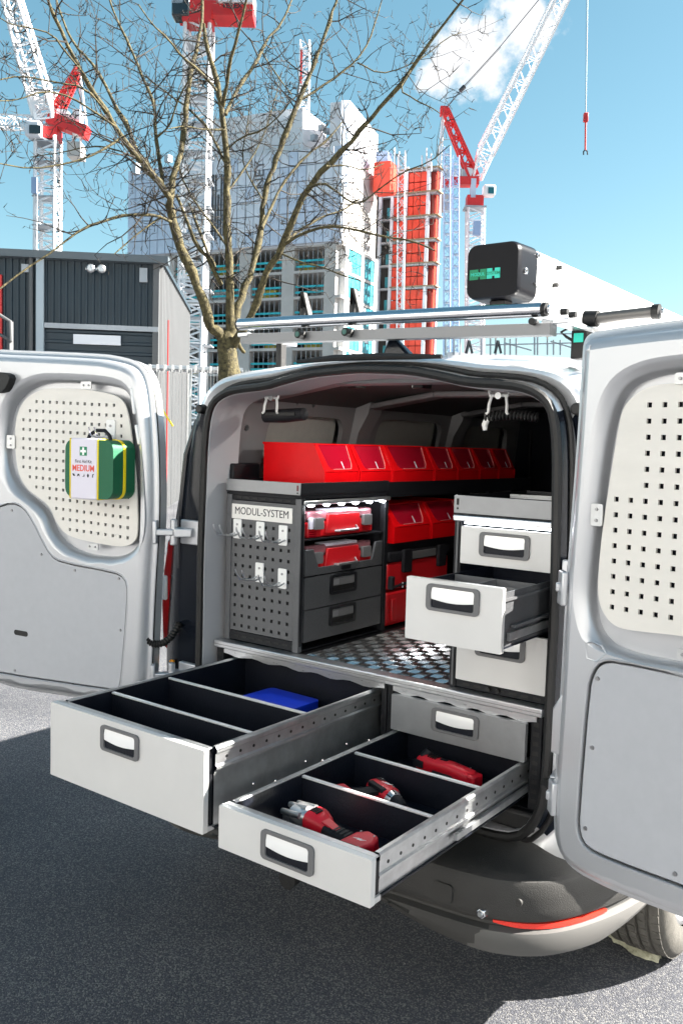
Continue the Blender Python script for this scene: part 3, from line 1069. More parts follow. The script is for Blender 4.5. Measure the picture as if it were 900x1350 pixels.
# striker catch on the sill
MB().tube([(0.42, -0.01, 0.625), (0.42, -0.04, 0.625), (0.46, -0.04, 0.625), (0.46, -0.01, 0.625)], 0.004, 8).build('striker', chrome, van)
# latch side plates visible at the hinge edge of the right door
m = MB()
for z0, z1 in ((0.84, 0.99), (0.72, 0.80)):
    pA = [(-0.012, z0), (0.012, z0), (0.012, z1), (-0.012, z1 - 0.04)]
    m.plate(pA, [], fR, -0.05, -0.012)
m.build('hinge_leaf', silver_in, door_r, bevel=0.004)

# ================================================================== drawer unit under the raised floor
FZ = 0.868                                             # top of the raised floor
unit = thing('floor_drawer_unit', 'aluminium edged under-floor drawer unit across the back of the van', 'drawer unit', (0, 0.4, 0.585))
def handle(parent, cx, cz, f3, w=0.150, h=0.068, dark=handle_frame):
    """recessed grab handle: frame, dark pocket, bright upper flap"""
    fr_ = MB().plate(rrect(cx - w / 2, cx + w / 2, cz - h / 2, cz + h / 2, 0.012), [rrect(cx - w / 2 + 0.014, cx + w / 2 - 0.014, cz - h / 2 + 0.008, cz + h / 2 - 0.008, 0.007)], f3, -0.004, 0.006)
    ho = fr_.build('handle', dark, parent, bevel=0.0025, seg=2)
    return ho
def handle_full(parent, cx, cz, f3, w=0.150, h=0.068, flapm=None):
    ho = handle(parent, cx, cz, f3, w, h)
    MB().plate(rrect(cx - w / 2 + 0.006, cx + w / 2 - 0.006, cz - h / 2 + 0.004, cz + h / 2 - 0.004, 0.006), [], f3, 0.0006, 0.0016).build('handle_pocket', black_inner, parent)
    fl = MB()
    x0, x1 = cx - w / 2 + 0.015, cx + w / 2 - 0.015
    top, bot = cz + h / 2 - 0.009, cz - 0.004
    rings = []
    for k in range(9):
        x = x0 + (x1 - x0) * k / 8
        sag = 0.006 * sin(pi * k / 8)
        rings.append([f3(x, top, 0.0024), f3(x, (top + bot) / 2, 0.0050), f3(x, bot - sag, 0.0046), f3(x, bot - sag, 0.0028)])
    fl.loft(rings, False, False)
    fl.build('handle_flap', flapm or handle_plate, parent)
    return ho
fY = lambda y: (lambda x, z, d: V((x, y - d, z)))

# raised floor board and chequer plate
MB().box(-0.60, 0.60, 0.035, 2.25, FZ - 0.022, FZ - 0.004).build('floor_board', black_powder, unit)
MB().box(-0.262, 0.30, 0.034, 2.24, FZ - 0.0038, FZ - 0.001).build('chequer_plate', mat('dark_chequer', (0.022, 0.022, 0.025), 0.32, 0.6, rnoise=0.08, nscale=50, noise=0.2), unit)
tr = MB()
pit = 0.040
ny = int(1.5 / pit)
for i in range(-7, 8):
    for j in range(ny):
        cx, cy = 0.019 + i * pit, 0.055 + j * pit
        if not (-0.25 < cx < 0.29):
            continue
        hz = (i + j) % 2 == 0
        for k in (-2, -1, 0, 1, 2):
            ll, ww = 0.0165 if k else 0.0185, 0.0024
            o_ = k * 0.0066
            if hz:
                x_, y_, a_, b_ = cx, cy + o_, ll, ww
            else:
                x_, y_, a_, b_ = cx + o_, cy, ww, ll
            z0, z1 = FZ - 0.001, FZ + 0.0012
            tx, ty = (0.85, 0.15) if hz else (0.15, 0.85)
            tr.add([(x_ - a_, y_ - b_, z0), (x_ + a_, y_ - b_, z0), (x_ + a_, y_ + b_, z0), (x_ - a_, y_ + b_, z0),
                    (x_ - a_ * tx, y_ - b_ * ty, z1), (x_ + a_ * tx, y_ - b_ * ty, z1), (x_ + a_ * tx, y_ + b_ * ty, z1), (x_ - a_ * tx, y_ + b_ * ty, z1)],
                   [(4, 5, 6, 7), (0, 1, 5, 4), (1, 2, 6, 5), (2, 3, 7, 6), (3, 0, 4, 7)])
t_ = tr.build('chequer_treads', mat('worn_tread_steel', (0.80, 0.79, 0.77), 0.22, 0.95, rnoise=0.08, nscale=60), unit, smooth=False)
t_['kind'] = 'stuff'
# aluminium nosing: upper ledge and lower lip
MB().box(-0.606, 0.603, -0.012, 0.034, FZ - 0.024, FZ).build('edge_profile', alu, unit, bevel=0.003)
MB().box(-0.606, 0.603, -0.0135, -0.0125, FZ - 0.013, FZ - 0.011).build('edge_groove', screw_m, unit)
for x0, x1 in ((-0.565, 0.097), (0.128, 0.585)):
    m = MB()
    n = 26
    lo, hi = [], []
    rings = []
    for k in range(n + 1):
        x = x0 + (x1 - x0) * k / n
        zb = FZ - 0.044 + 0.004 * cos(k * 2 * pi / 5.2)
        rings.append([V((x, -0.004, FZ - 0.0245)), V((x, -0.004, zb)), V((x, 0.012, zb)), V((x, 0.012, FZ - 0.0245))])
    m.loft(rings)
    m.build('drawer_header', alu, unit, fix=True)
# uprights
for x0, x1 in ((-0.602, -0.572), (0.085, 0.103), (0.107, 0.125), (0.568, 0.600)):
    m = MB().box(x0, x1, 0.0, 0.9, 0.586, FZ - 0.025)
    m.build('upright', black_powder, unit, bevel=0.002)
    m = MB()
    for k in range(9):
        m.box(x0 + 0.008, x1 - 0.008, -0.0012, -0.0004, 0.605 + k * 0.026, 0.617 + k * 0.026)
    m.build('upright_slots', rubber, unit)
MB().box(-0.60, 0.60, 0.0, 0.9, 0.576, 0.586).build('base_plate', black_powder, unit)
MB().box(-0.57, 0.085, 0.50, 0.51, 0.59, FZ - 0.03).build('bay_back', black_inner, unit)
MB().box(0.126, 0.567, 0.50, 0.51, 0.59, FZ - 0.03).build('bay_back', black_inner, unit)
# closed drawer, right bay, upper
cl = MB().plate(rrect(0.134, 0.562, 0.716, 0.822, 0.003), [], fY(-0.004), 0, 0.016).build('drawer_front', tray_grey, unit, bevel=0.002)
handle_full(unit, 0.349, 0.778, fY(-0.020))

def floor_drawer(x0, x1, yf, yb, z0, z1, fx0, fx1, fz0, fz1, hx, hz, dividers, tilt=0.0):
    d = MB()
    t = 0.010
    # steel trough: base, sides, back
    d.box(x0, x1, yf + 0.018, yb, z0, z0 + 0.004)
    tr_ = d.build('drawer', black_inner, unit)
    for xa, xb in ((x0, x0 + 0.0015), (x1 - 0.0015, x1)):
        pass
    lin = MB()
    lin.box(x0 + 0.012, x0 + 0.015, yf + 0.019, yb, z0 + 0.004, z1 - 0.004)
    lin.build('side_liner', black_inner, tr_)
    lin = MB()
    lin.box(x1 - 0.015, x1 - 0.012, yf + 0.019, yb, z0 + 0.004, z1 - 0.004)
    lin.build('side_liner', black_inner, tr_)
    MB().box(x0 + 0.015, x1 - 0.015, yf + 0.019, yf + 0.022, z0 + 0.004, z1 - 0.006).build('front_liner', black_inner, tr_)
    MB().box(x0 + 0.012, x1 - 0.012, yb - 0.004, yb, z0 + 0.004, z1 - 0.004).build('back_wall', black_inner, tr_)
    for s, xa in ((-1, x0), (1, x1)):
        # side wall: rolled top rail, perforated step, lower web
        m = MB()
        prof = [(-0.012, -0.004), (-0.010, 0.0), (-0.001, 0.0), (0.003, -0.005), (0.003, -0.016), (-0.002, -0.020), (-0.002, -0.046), (0.003, -0.050), (0.003, -0.057), (-0.004, -0.060), (-0.006, -0.072), (-0.006, z0 - z1)]
        m.loft([[V((xa + s * px_, y, z1 + pz_)) for px_, pz_ in prof] for y in (yf + 0.016, yb)], False, False)
        m.build('side_wall', galv, tr_, sharp=25)
        hl = MB()
        n = int((yb - yf) / 0.049)
        for k in range(n):
            y = yf + 0.055 + k * 0.049
            hl.cyl((xa + s * -0.003, y, z1 - 0.033), (xa + s * -0.0012, y, z1 - 0.033), 0.0042, n=8)
        hl.build('punched_holes', rubber, tr_)
        rv = MB()
        rnd = random.Random(int(x0 * 100) + s)
        for k in range(7):
            y = yf + 0.06 + k * 0.1 + rnd.uniform(-.02, .02)
            rv.cyl((xa + s * -0.006, y, z0 + 0.05 + 0.018 * (k % 2)), (xa + s * -0.0035, y, z0 + 0.05 + 0.018 * (k % 2)), 0.004, 0.003, n=8)
        rv.build('rivets', chrome, tr_)
    for y in dividers:
        dv = MB().box(x0 + 0.016, x1 - 0.016, y - 0.003, y + 0.003, z0 + 0.004, z1 - 0.012)
        do = dv.build('divider', black_inner, tr_)
        MB().box(x0 + 0.0155, x1 - 0.0155, y - 0.0048, y + 0.0048, z1 - 0.0118, z1 - 0.006).build('divider_edge', mat('bright_divider_cap', (0.86, 0.86, 0.87), 0.28, 0.5), tr_, bevel=0.001)
    # front
    ff = MB().plate(rrect(fx0, fx1, fz0, fz1, 0.003), [], fY(yf), 0, 0.016)
    ff.build('drawer_front', front_grey, tr_, bevel=0.0022)
    MB().box(fx0 + 0.003, fx1 - 0.003, yf - 0.0005, yf + 0.016, fz1 - 0.004, fz1 + 0.0006).build('front_cap', galv, tr_, bevel=0.001)
    # end trim of the front: dark catch strip and hooked foot
    MB().box(fx1 - 0.012, fx1 - 0.001, yf, yf + 0.014, fz0 + 0.02, fz1 - 0.01).build('catch_strip', black_powder, tr_)
    MB().box(fx1 - 0.022, fx1 - 0.002, yf, yf + 0.026, fz0, fz0 + 0.014).build('front_foot', galv, tr_, bevel=0.002)
    handle_full(tr_, hx, hz, fY(yf - 0.016))
    # telescopic runners
    for s, xa in ((-1, x0 - 0.006), (1, x1 + 0.006)):
        MB().box(xa - 0.005, xa + 0.005, yf + 0.33, 0.40, z0 + 0.018, z0 + 0.034).build('runner', galv, tr_)
    return tr_
dl = floor_drawer(-0.527, 0.060, -0.690, 0.05, 0.612, 0.816, -0.552, 0.052, 0.604, 0.812, -0.254, 0.763, [-0.522, -0.302])
dr2 = floor_drawer(0.139, 0.556, -0.715, 0.05, 0.612, 0.712, 0.128, 0.560, 0.606, 0.708, 0.338, 0.659, [-0.454, -0.226])

# blue case in the left drawer
b = thing('blue_case', 'blue plastic case lying in the rear compartment of the left drawer', 'case', (-0.250, -0.075, 0.640), (0, 0, radians(-2)))
MB().plate(rrect(-0.105, 0.105, -0.075, 0.075, 0.018, 4), [], lambda x, y, d: V((x, y, d)), 0.0, 0.055).build('case_base', blue_plastic, b, bevel=0.006, seg=3, local=True)
MB().plate(rrect(-0.106, 0.106, -0.076, 0.076, 0.02, 4), [], lambda x, y, d: V((x, y, d)), 0.057, 0.105).build('case_lid', blue_plastic, b, bevel=0.010, seg=3, local=True)
MB().box(-0.03, 0.03, -0.081, -0.074, 0.045, 0.07).build('case_latch', blue_plastic, b, bevel=0.003, local=True)

# ------------------------------------------------------------------ power tools in the right drawer
def tool_bm(rings_spec, n=14):
    """loft of super-elliptic sections along x: (x, cy, cz, ry, rz)"""
    rings = []
    for x, cy, cz, ry, rz in rings_spec:
        r = []
        for k in range(n):
            t = 2 * pi * k / n
            ct, st = cos(t), sin(t)
            e = 0.72
            r.append(V((x, cy + ry * abs(ct) ** e * (1 if ct > 0 else -1), cz + rz * abs(st) ** e * (1 if st > 0 else -1))))
        rings.append(r)
    return MB().loft(rings)
def pressing_tool(loc, rz):
    t = thing('press_tool', 'red and black power tool with a ribbed steel head in the front compartment', 'power tool', loc, (radians(8), 0, rz))
    # steel head with ribs
    h = tool_bm([(-0.150, 0, 0.050, 0.020, 0.018), (-0.140, 0, 0.050, 0.034, 0.030), (-0.075, 0, 0.050, 0.036, 0.033), (-0.066, 0, 0.050, 0.030, 0.03)])
    h.build('steel_head', galv, t, local=True)
    for k, y in enumerate((-0.030, 0.0, 0.030)):
        MB().cyl((-0.172, y, 0.066 - abs(y) * 0.3), (-0.085, y, 0.080 - abs(y) * 0.3), 0.009, 0.010, 10).build('head_rod', galv, t, local=True)
    MB().cyl((-0.175, -0.012, 0.035), (-0.14, -0.012, 0.04), 0.018, 0.022, 12).build('head_nut', galv, t, local=True)
    b_ = tool_bm([(-0.078, 0, 0.050, 0.026, 0.024), (-0.066, 0, 0.050, 0.041, 0.040), (-0.040, 0, 0.050, 0.042, 0.041), (-0.015, 0, 0.047, 0.034, 0.034), (0.005, 0, 0.044, 0.024, 0.024)])
    b_.build('motor_housing', red_tool, t, local=True)
    MB().loft([[V((x, y0, z0)), V((x, y1, z0)), V((x, y1, z1)), V((x, y0, z1))] for x, y0, y1, z0, z1 in ((-0.02, -0.016, 0.016, 0.070, 0.078), (0.03, -0.012, 0.012, 0.062, 0.068), (0.07, -0.005, 0.005, 0.058, 0.061))]).build('red_spine', red_tool, t, local=True, bevel=0.002)
    g_ = tool_bm([(-0.020, 0.0, 0.043, 0.024, 0.026), (0.0, 0, 0.042, 0.027, 0.028), (0.04, 0, 0.040, 0.026, 0.026), (0.09, 0, 0.040, 0.024, 0.025), (0.115, 0, 0.040, 0.026, 0.026)])
    g_.build('rubber_grip', black_tool, t, local=True)
    MB().plate([(0.092, -0.040), (0.104, -0.052), (0.150, -0.056), (0.176, -0.044), (0.172, -0.018), (0.180, 0.012), (0.165, 0.044), (0.118, 0.048), (0.096, 0.022)], [], lambda x, y, d: V((x, y, d)), 0.008, 0.070).build('battery_foot', red_tool, t, local=True, bevel=0.009, seg=3)
    # white flash logo
    lg = MB()
    lg.plate([(-0.020, -0.006), (-0.004, 0.004), (-0.006, 0.000), (0.004, 0.006), (0.002, 0.001), (0.020, 0.009), (0.006, -0.003), (0.008, 0.002), (-0.004, -0.005), (-0.002, 0.0)], [], lambda x, y, d: V((0.135 + x * 0.9 + y * 0.2, -0.002 + y * 1.1 - x * .1, d)), 0.0700, 0.0708)
    lg.build('white_logo', txt_white, t, local=True)
    for k in range(4):
        MB().box(-0.060 + k * 0.008, -0.056 + k * 0.008, -0.012, 0.012, 0.088, 0.0925).build('vent_slot', rubber, t, local=True)
    MB().plate([(0.012, -0.030), (0.050, -0.028), (0.046, -0.038), (0.018, -0.040)], [], lambda x, y, d: V((x, y, d)), 0.030, 0.050).build('trigger', red_tool, t, local=True, bevel=0.003)
    for x, y in ((0.108, 0.03), (0.16, -0.03), (0.155, 0.035)):
        MB().cyl((x, y, 0.066), (x, y, 0.0712), 0.003, n=8).build('case_screw', screw_m, t, local=True)
    for k in range(5):
        MB().box(0.02 + k * 0.016, 0.027 + k * 0.016, -0.016, 0.016, 0.064, 0.0672).build('grip_rib', rubber, t, local=True, bevel=0.001)
    MB().box(0.128, 0.140, -0.054, -0.048, 0.03, 0.045).build('battery_clip', black_tool, t, local=True, bevel=0.002)
    return t
_t = pressing_tool((0.335, -0.575, 0.618), radians(-12))
_t.scale = (0.82, 0.82, 0.82)

def drill(loc, rz, name, label):
    t = thing(name, label, 'power tool', loc, (0, 0, rz))
    # lies on its side: barrel along local x, grip along local -y, side face up
    MB().tube([(0.112, 0, 0.034), (0.104, 0, 0.034), (0.076, 0, 0.034), (0.066, 0, 0.034)], [0.012, 0.019, 0.022, 0.024], 14).build('chuck', black_tool, t, local=True)
    MB().cyl((0.068, 0, 0.034), (0.046, 0, 0.034), 0.026, 0.031, 16).build('torque_collar', galv, t, local=True, bevel=0.002)
    for k in range(8):
        a = k * pi / 4
        MB().cyl((0.068, 0.0255 * cos(a), 0.034 + 0.0255 * sin(a)), (0.048, 0.0300 * cos(a), 0.034 + 0.0300 * sin(a)), 0.0022, n=6).build('collar_rib', black_tool, t, local=True)
    tool_bm([(0.050, 0, 0.034, 0.028, 0.028), (0.042, 0, 0.034, 0.033, 0.032), (-0.02, 0, 0.034, 0.034, 0.033), (-0.055, 0, 0.034, 0.032, 0.031), (-0.068, 0, 0.034, 0.022, 0.024)]).build('motor_housing', red_tool, t, local=True)
    MB().plate([(-0.050, -0.030), (0.035, -0.030), (0.040, -0.012), (0.010, -0.006), (-0.050, -0.010)], [], lambda x, y, d: V((x, y, d)), 0.010, 0.0655).build('lower_housing', black_tool, t, local=True, bevel=0.004)
    for k in range(4):
        MB().box(-0.052 + k * 0.007, -0.049 + k * 0.007, 0.004, 0.022, 0.050, 0.0665).build('vent_slot', rubber, t, local=True)
    MB().plate(chaikin([(-0.030, -0.02), (0.022, -0.02), (0.020, -0.06), (0.014, -0.085), (0.022, -0.108), (-0.046, -0.112), (-0.036, -0.085), (-0.030, -0.055)], 1), [], lambda x, y, d: V((x, y, d)), 0.014, 0.054).build('grip', black_tool, t, local=True, bevel=0.010, seg=3)
    MB().plate([(0.016, -0.034), (0.032, -0.036), (0.026, -0.062), (0.014, -0.062)], [], lambda x, y, d: V((x, y, d)), 0.024, 0.044).build('trigger', red_tool, t, local=True, bevel=0.003)
    MB().plate(rrect(-0.060, 0.036, -0.152, -0.110, 0.008), [], lambda x, y, d: V((x, y, d)), 0.002, 0.066).build('battery', red_tool, t, local=True, bevel=0.006, seg=3)
    lg = MB()
    lg.plate([(-0.020, -0.006), (-0.004, 0.004), (-0.006, 0.000), (0.004, 0.006), (0.002, 0.001), (0.020, 0.009), (0.006, -0.003), (0.008, 0.002), (-0.004, -0.005), (-0.002, 0.0)], [], lambda x, y, d: V((0.0 + x, 0.010 + y * 1.1, d)), 0.0665, 0.0675)
    lg.build('white_logo', txt_white, t, local=True)
    for x, y in ((-0.040, 0.020), (0.030, 0.016), (-0.010, -0.095)):
        MB().cyl((x, y, 0.05), (x, y, 0.0668 if y > 0 else 0.0555), 0.0028, n=8).build('case_screw', screw_m, t, local=True)
    return t
_t = drill((0.300, -0.298, 0.6175), radians(-24), 'drill_driver', 'small red drill driver with black chuck in the middle compartment')
_t.scale = (0.84, 0.84, 0.84)
# third tool: long red body, rear compartment
t3 = thing('multi_tool', 'long curved red power tool in the rear compartment of the right drawer', 'power tool', (0.343, -0.06, 0.618), (0, 0, radians(-8)))
t3.scale = (0.86, 0.86, 0.86)
tool_bm([(-0.105, 0.0, 0.040, 0.012, 0.012), (-0.10, 0.0, 0.042, 0.024, 0.024), (-0.07, 0.0, 0.046, 0.030, 0.030), (-0.045, 0, 0.045, 0.028, 0.028), (-0.02, 0, 0.047, 0.027, 0.027), (0.03, 0, 0.050, 0.027, 0.026), (0.075, 0, 0.045, 0.028, 0.028), (0.108, 0, 0.040, 0.030, 0.030), (0.116, 0, 0.040, 0.022, 0.024)]).build('tool_body', red_tool, t3, local=True)
tool_bm([(-0.03, 0.0, 0.030, 0.0285, 0.018), (0.0, 0, 0.030, 0.0285, 0.018), (0.05, 0, 0.032, 0.0285, 0.018), (0.07, 0, 0.032, 0.020, 0.010)]).build('underside_grip', black_tool, t3, local=True)
for k in range(4):
    MB().box(-0.06 + k * 0.009, -0.056 + k * 0.009, -0.014, 0.014, 0.070, 0.0768 - 0.0006 * k).build('vent_slot', rubber, t3, local=True)
MB().box(-0.015, 0.012, -0.007, 0.007, 0.070, 0.0765).build('slide_switch', black_tool, t3, local=True, bevel=0.002)
for x in (0.05, 0.09):
    MB().cyl((x, 0.018, 0.05), (x, 0.018, 0.0705), 0.003, n=8).build('case_screw', screw_m, t3, local=True)
MB().cyl((-0.085, 0.0, 0.060), (-0.07, 0.012, 0.086), 0.019, 0.014, 14).build('tool_head', black_tool, t3, local=True)
MB().box(-0.105, -0.065, -0.034, -0.022, 0.035, 0.058).build('head_vent', black_tool, t3, local=True, bevel=0.003)
MB().box(0.09, 0.135, -0.026, 0.026, 0.010, 0.062).build('battery', red_tool, t3, local=True, bevel=0.007)

# ================================================================== left cabinet
CX0, CX1, CY0, CY1 = -0.590, -0.262, 0.022, 0.530
lc = thing('left_tool_cabinet', 'dark grey tool cabinet with perforated end panel and name plate', 'cabinet', (-0.43, 0.28, FZ + 0.001))
fx = lambda x: (lambda y, z, d: V((x + d, y, z)))
# four corner posts of slotted extrusion
for x0, x1 in ((CX0, CX0 + 0.022), (CX1 - 0.024, CX1)):
    for y0, y1 in ((CY0, CY0 + 0.022), (CY1 - 0.022, CY1)):
        MB().box(x0, x1, y0, y1, FZ + 0.001, 1.378).build('corner_post', panel_grey if y0 < 0.1 else black_powder, lc, bevel=0.002)
MB().box(CX1 + 0.0002, CX1 + 0.0012, CY0 + 0.004, CY0 + 0.018, 0.89, 1.37).build('post_slot', black_powder, lc)
# back and far side, internal shelves
MB().box(CX0 + 0.002, CX0 + 0.008, CY0 + 0.02, CY1 - 0.02, FZ + 0.004, 1.376).build('back_panel', black_powder, lc)
MB().box(CX0 + 0.01, CX1 - 0.026, CY1 - 0.008, CY1 - 0.002, FZ + 0.004, 1.376).build('side_panel', black_powder, lc)
for z in (FZ + 0.003, 1.120, 1.235):
    MB().box(CX0 + 0.01, CX1 - 0.004, CY0 + 0.024, CY1 - 0.024, z, z + 0.004).build('cabinet_shelf', black_powder, lc)
MB().box(CX0, CX1, CY0, CY1, 1.372, 1.380).build('cabinet_top', black_powder, lc)
# perforated end panel with a grid of real holes
hol = []
X8 = [pl(270 + a / 3.6, 720, 1, 0.02).x for a in (141, 175, 210, 246, 283, 318, 355, 392)]
XA, XB = X8[0], X8[-1]
for j in range(11):
    for i in range(8):
        x = XA + (XB - XA) * i / 7
        z = 1.268 - j * 0.0345
        hol.append([(x - 0.0055, z - 0.0055), (x + 0.0055, z - 0.0055), (x + 0.0055, z + 0.0055), (x - 0.0055, z + 0.0055)])
MB().plate([(CX0 + 0.022, 0.905), (CX1 - 0.026, 0.905), (CX1 - 0.026, 1.352), (CX0 + 0.022, 1.352)], hol, fY(CY0 + 0.008), 0, 0.003).build('perforated_panel', panel_grey, lc)
MB().box(CX0 + 0.022, CX1 - 0.026, CY0 + 0.012, CY0 + 0.014, 0.905, 1.352).build('panel_backing', rubber, lc)
for z0, z1 in ((0.872, 0.903), (1.354, 1.372)):
    rl = MB().box(CX0 + 0.0225, CX1 - 0.0245, CY0 + 0.003, CY0 + 0.02, z0, z1).build('slotted_rail', black_powder, lc, bevel=0.002)
    m = MB()
    for k in range(8):
        x = CX0 + 0.045 + k * 0.036
        m.box(x, x + 0.022, CY0 + 0.0018, CY0 + 0.0029, (z0 + z1) / 2 - 0.003, (z0 + z1) / 2 + 0.003)
    m.build('rail_slots', rubber, lc)
# name plate
npz0, npz1 = 1.290, 1.340
np_ = MB().box(-0.568, -0.300, CY0 + 0.0025, CY0 + 0.0047, npz0, npz1).build('name_plate', mat('name_plate_ivory', (0.74, 0.72, 0.69), 0.45), lc, bevel=0.0006)
text_mesh('name_lettering', 'MODUL-SYSTEM', 0.036, txt_dark, frame_mtx((-0.434, CY0 + 0.0022, 1.3165), (1, 0, 0), (0, 0, 1)), lc, sx=0.92, extrude=0.0003)
# tray on top
def tray(parent, x0, x1, y0, y1, z0, z1, m_, dark):
    MB().box(x0, x1, y0, y1, z0, z0 + 0.003).build('tray_base', dark, parent)
    for nm, bx_ in (('front', (x0, x1, y0, y0 + 0.003)), ('back', (x0, x1, y1 - 0.003, y1)), ('left', (x0, x0 + 0.003, y0 + 0.0032, y1 - 0.0032)), ('right', (x1 - 0.003, x1, y0 + 0.0032, y1 - 0.0032))):
        MB().box(*bx_, z0 + 0.0032, z1).build('tray_wall', m_ if nm == 'front' else dark, parent, bevel=0.0012)
tray(lc, CX0, CX1 - 0.002, CY0 - 0.003, CY1, 1.381, 1.424, tray_grey, black_powder)
MB().box(CX1 - 0.017, CX1 - 0.010, CY0 - 0.0040, CY0 - 0.0032, 1.398, 1.416).build('tray_slot', mat('dark_red_slot', (0.12, 0.01, 0.02), 0.4), lc)
MB().cyl((CX1 - 0.0135, CY0 - 0.0040, 1.391), (CX1 - 0.0135, CY0 - 0.0032, 1.391), 0.003).build('tray_hole', rubber, lc)
# light bar with six spots across the open front
lb = MB().box(CX1 - 0.006, CX1 + 0.006, CY0 + 0.012, CY1 + 0.004, 1.352, 1.366).build('light_bar', alu, lc, bevel=0.003)
for k in range(6):
    y = CY0 + 0.055 + k * 0.083
    MB().tube([(CX1 - 0.004 + 0.008 * 0, y - 0.016, 1.3505), (CX1 + 0.001, y, 1.3495), (CX1 - 0.004, y + 0.016, 1.3505)], [0.0035, 0.0055, 0.0035], 8).build('spot_lens', led, lb)
    sp = bpy.data.lights.new('spot_lamp', 'POINT')
    sp.energy = 0.035
    sp.shadow_soft_size = 0.01
    sp.color = (0.9, 0.95, 1)
    so = bpy.data.objects.new('spot_lamp', sp)
    scene.collection.objects.link(so)
    so.location = (CX1 + 0.004, y, 1.342)
    attach(so, lb)
# two drawer fronts, the cut-down front holding the lower case
for z0, z1 in ((0.899, 1.003), (1.007, 1.113)):
    df = MB().plate(rrect(CY0 + 0.030, CY1 - 0.034, z0, z1, 0.002), [], fx(CX1 - 0.010), 0, 0.010).build('drawer_front', cab_grey, lc, bevel=0.0015)
    cz = (z0 + z1) / 2 + 0.016
    fl_ = mat('smoked_handle_flap', (0.13, 0.13, 0.135), 0.28)
    MB().plate(rrect(0.185, 0.335, cz - 0.034, cz + 0.034, 0.010), [rrect(0.197, 0.323, cz - 0.024, cz + 0.025, 0.006)], fx(CX1), 0, 0.006).build('handle', black_powder, df, bevel=0.002)
    MB().plate(rrect(0.192, 0.328, cz - 0.030, cz + 0.030, 0.006), [], fx(CX1), 0.0004, 0.0014).build('handle_pocket', rubber, df)
    MB().plate(rrect(0.199, 0.321, cz - 0.004, cz + 0.024, 0.004), [], fx(CX1), 0.0016, 0.0045).build('handle_flap', fl_, df, bevel=0.001)
    MB().plate(rrect(0.201, 0.232, cz - 0.001, cz + 0.018, 0.002), [], fx(CX1), 0.0047, 0.0052).build('handle_mark', tray_grey, df)
MB().plate([(CY0 + 0.030, 1.118), (CY1 - 0.034, 1.118), (CY1 - 0.034, 1.205), (CY1 - 0.075, 1.205), (CY1 - 0.098, 1.142), (CY0 + 0.10, 1.142), (CY0 + 0.072, 1.205), (CY0 + 0.030, 1.205)], [], fx(CX1 - 0.010), 0, 0.010).build('cutaway_front', cab_grey, lc, bevel=0.0015)
MB().plate(rrect(0.245, 0.30, 1.124, 1.138, 0.003), [], fx(CX1), 0, 0.003).build('catch', black_powder, lc)

# organiser cases on the shelves
def organiser(z, label):
    t = thing('organiser_case', label, 'case', (CX1 - 0.11, 0.265, z), group='organiser cases in the left cabinet')
    L_, Dp, H = 0.185, 0.095, 0.088
    MB().box(-Dp, Dp, -L_, L_, 0.0, 0.052).build('case_base', red_case, t, local=True, bevel=0.006)
    ld = MB().box(-Dp, Dp - 0.002, -L_ + 0.002, L_ - 0.002, 0.054, H).build('case_lid', clear_lid, t, local=True, bevel=0.008)
    # raised red front bow, two grey latches, ribbed hinge line and the handle
    MB().plate([(-0.10, 0.012), (0.10, 0.012), (0.09, 0.075), (-0.09, 0.075)], [], lambda y, zz, d: V((Dp + d, y, zz)), 0.0, 0.010).build('front_bow', red_case, t, local=True, bevel=0.003)
    for y0 in (-0.165, 0.115):
        la = MB().plate(rrect(y0, y0 + 0.05, 0.028, 0.066, 0.004), [], lambda y, zz, d: V((Dp + d, y, zz)), 0.0, 0.012).build('latch', handle_frame, t, local=True, bevel=0.003)
    MB().plate(rrect(-0.184, -0.166, 0.030, 0.068, 0.003), [], lambda y, zz, d: V((Dp + d, y, zz)), -0.002, 0.006).build('pale_corner', bag_label, t, local=True, bevel=0.002)
    rb = MB()
    for k in range(16):
        y = -0.085 + k * 0.0113
        rb.box(Dp - 0.05, Dp + 0.002, y, y + 0.004, H - 0.006, H + 0.003)
    r_ = rb.build('lid_ribs', bag_label, t, local=True)
    r_['kind'] = 'stuff'
    MB().tube([(Dp + 0.008, -0.05, 0.018), (Dp + 0.026, -0.05, 0.020), (Dp + 0.026, 0.06, 0.020), (Dp + 0.010, 0.068, 0.030)], 0.0045, 8).build('carry_handle', galv, t, local=True)
    for k in range(3):
        MB().box(Dp, Dp + 0.002, -0.18, -0.145, 0.004 + k * 0.007, 0.007 + k * 0.007).build('case_rib', red_deep, t, local=True)
    return t
organiser(1.2405, 'red organiser case with clear lid on the upper cabinet shelf, under the light bar')
organiser(1.1255, 'red organiser case with clear lid set in the cut-away drawer front')

# peg hooks on the perforated panel
pp = thing('peg_hook', 'x', 'hook')
hk = [(pl(312, 697, 1, 0.02), 'leftmost white double hook of the upper row on the perforated panel'),
      (pl(342, 701, 1, 0.02), 'middle white double hook of the upper row on the perforated panel'),
      (pl(372, 706, 1, 0.02), 'right-hand white double hook of the upper row, beneath the name plate letters'),
      (pl(341, 755, 1, 0.02), 'left of the two lower white double hooks on the perforated panel'),
      (pl(371, 763, 1, 0.02), 'right of the two lower white double hooks on the perforated panel')]
MB().plate(rrect(-0.018, 0.018, -0.033, 0.033, 0.004), [], lambda x, z, d: V((x, -d, z)), 0.0, 0.004).build('hook_plate', white_paint, pp, local=True, bevel=0.001)
for s in (-1, 1):
    MB().tube([(s * 0.010, -0.003, -0.014), (s * 0.012 - 0.004, -0.03, -0.022), (s * 0.014 - 0.01, -0.075, -0.016), (s * 0.014 - 0.012, -0.088, 0.006), (s * 0.014 - 0.013, -0.091, 0.018)], 0.0030, 8).build('prong', alu, pp, local=True)
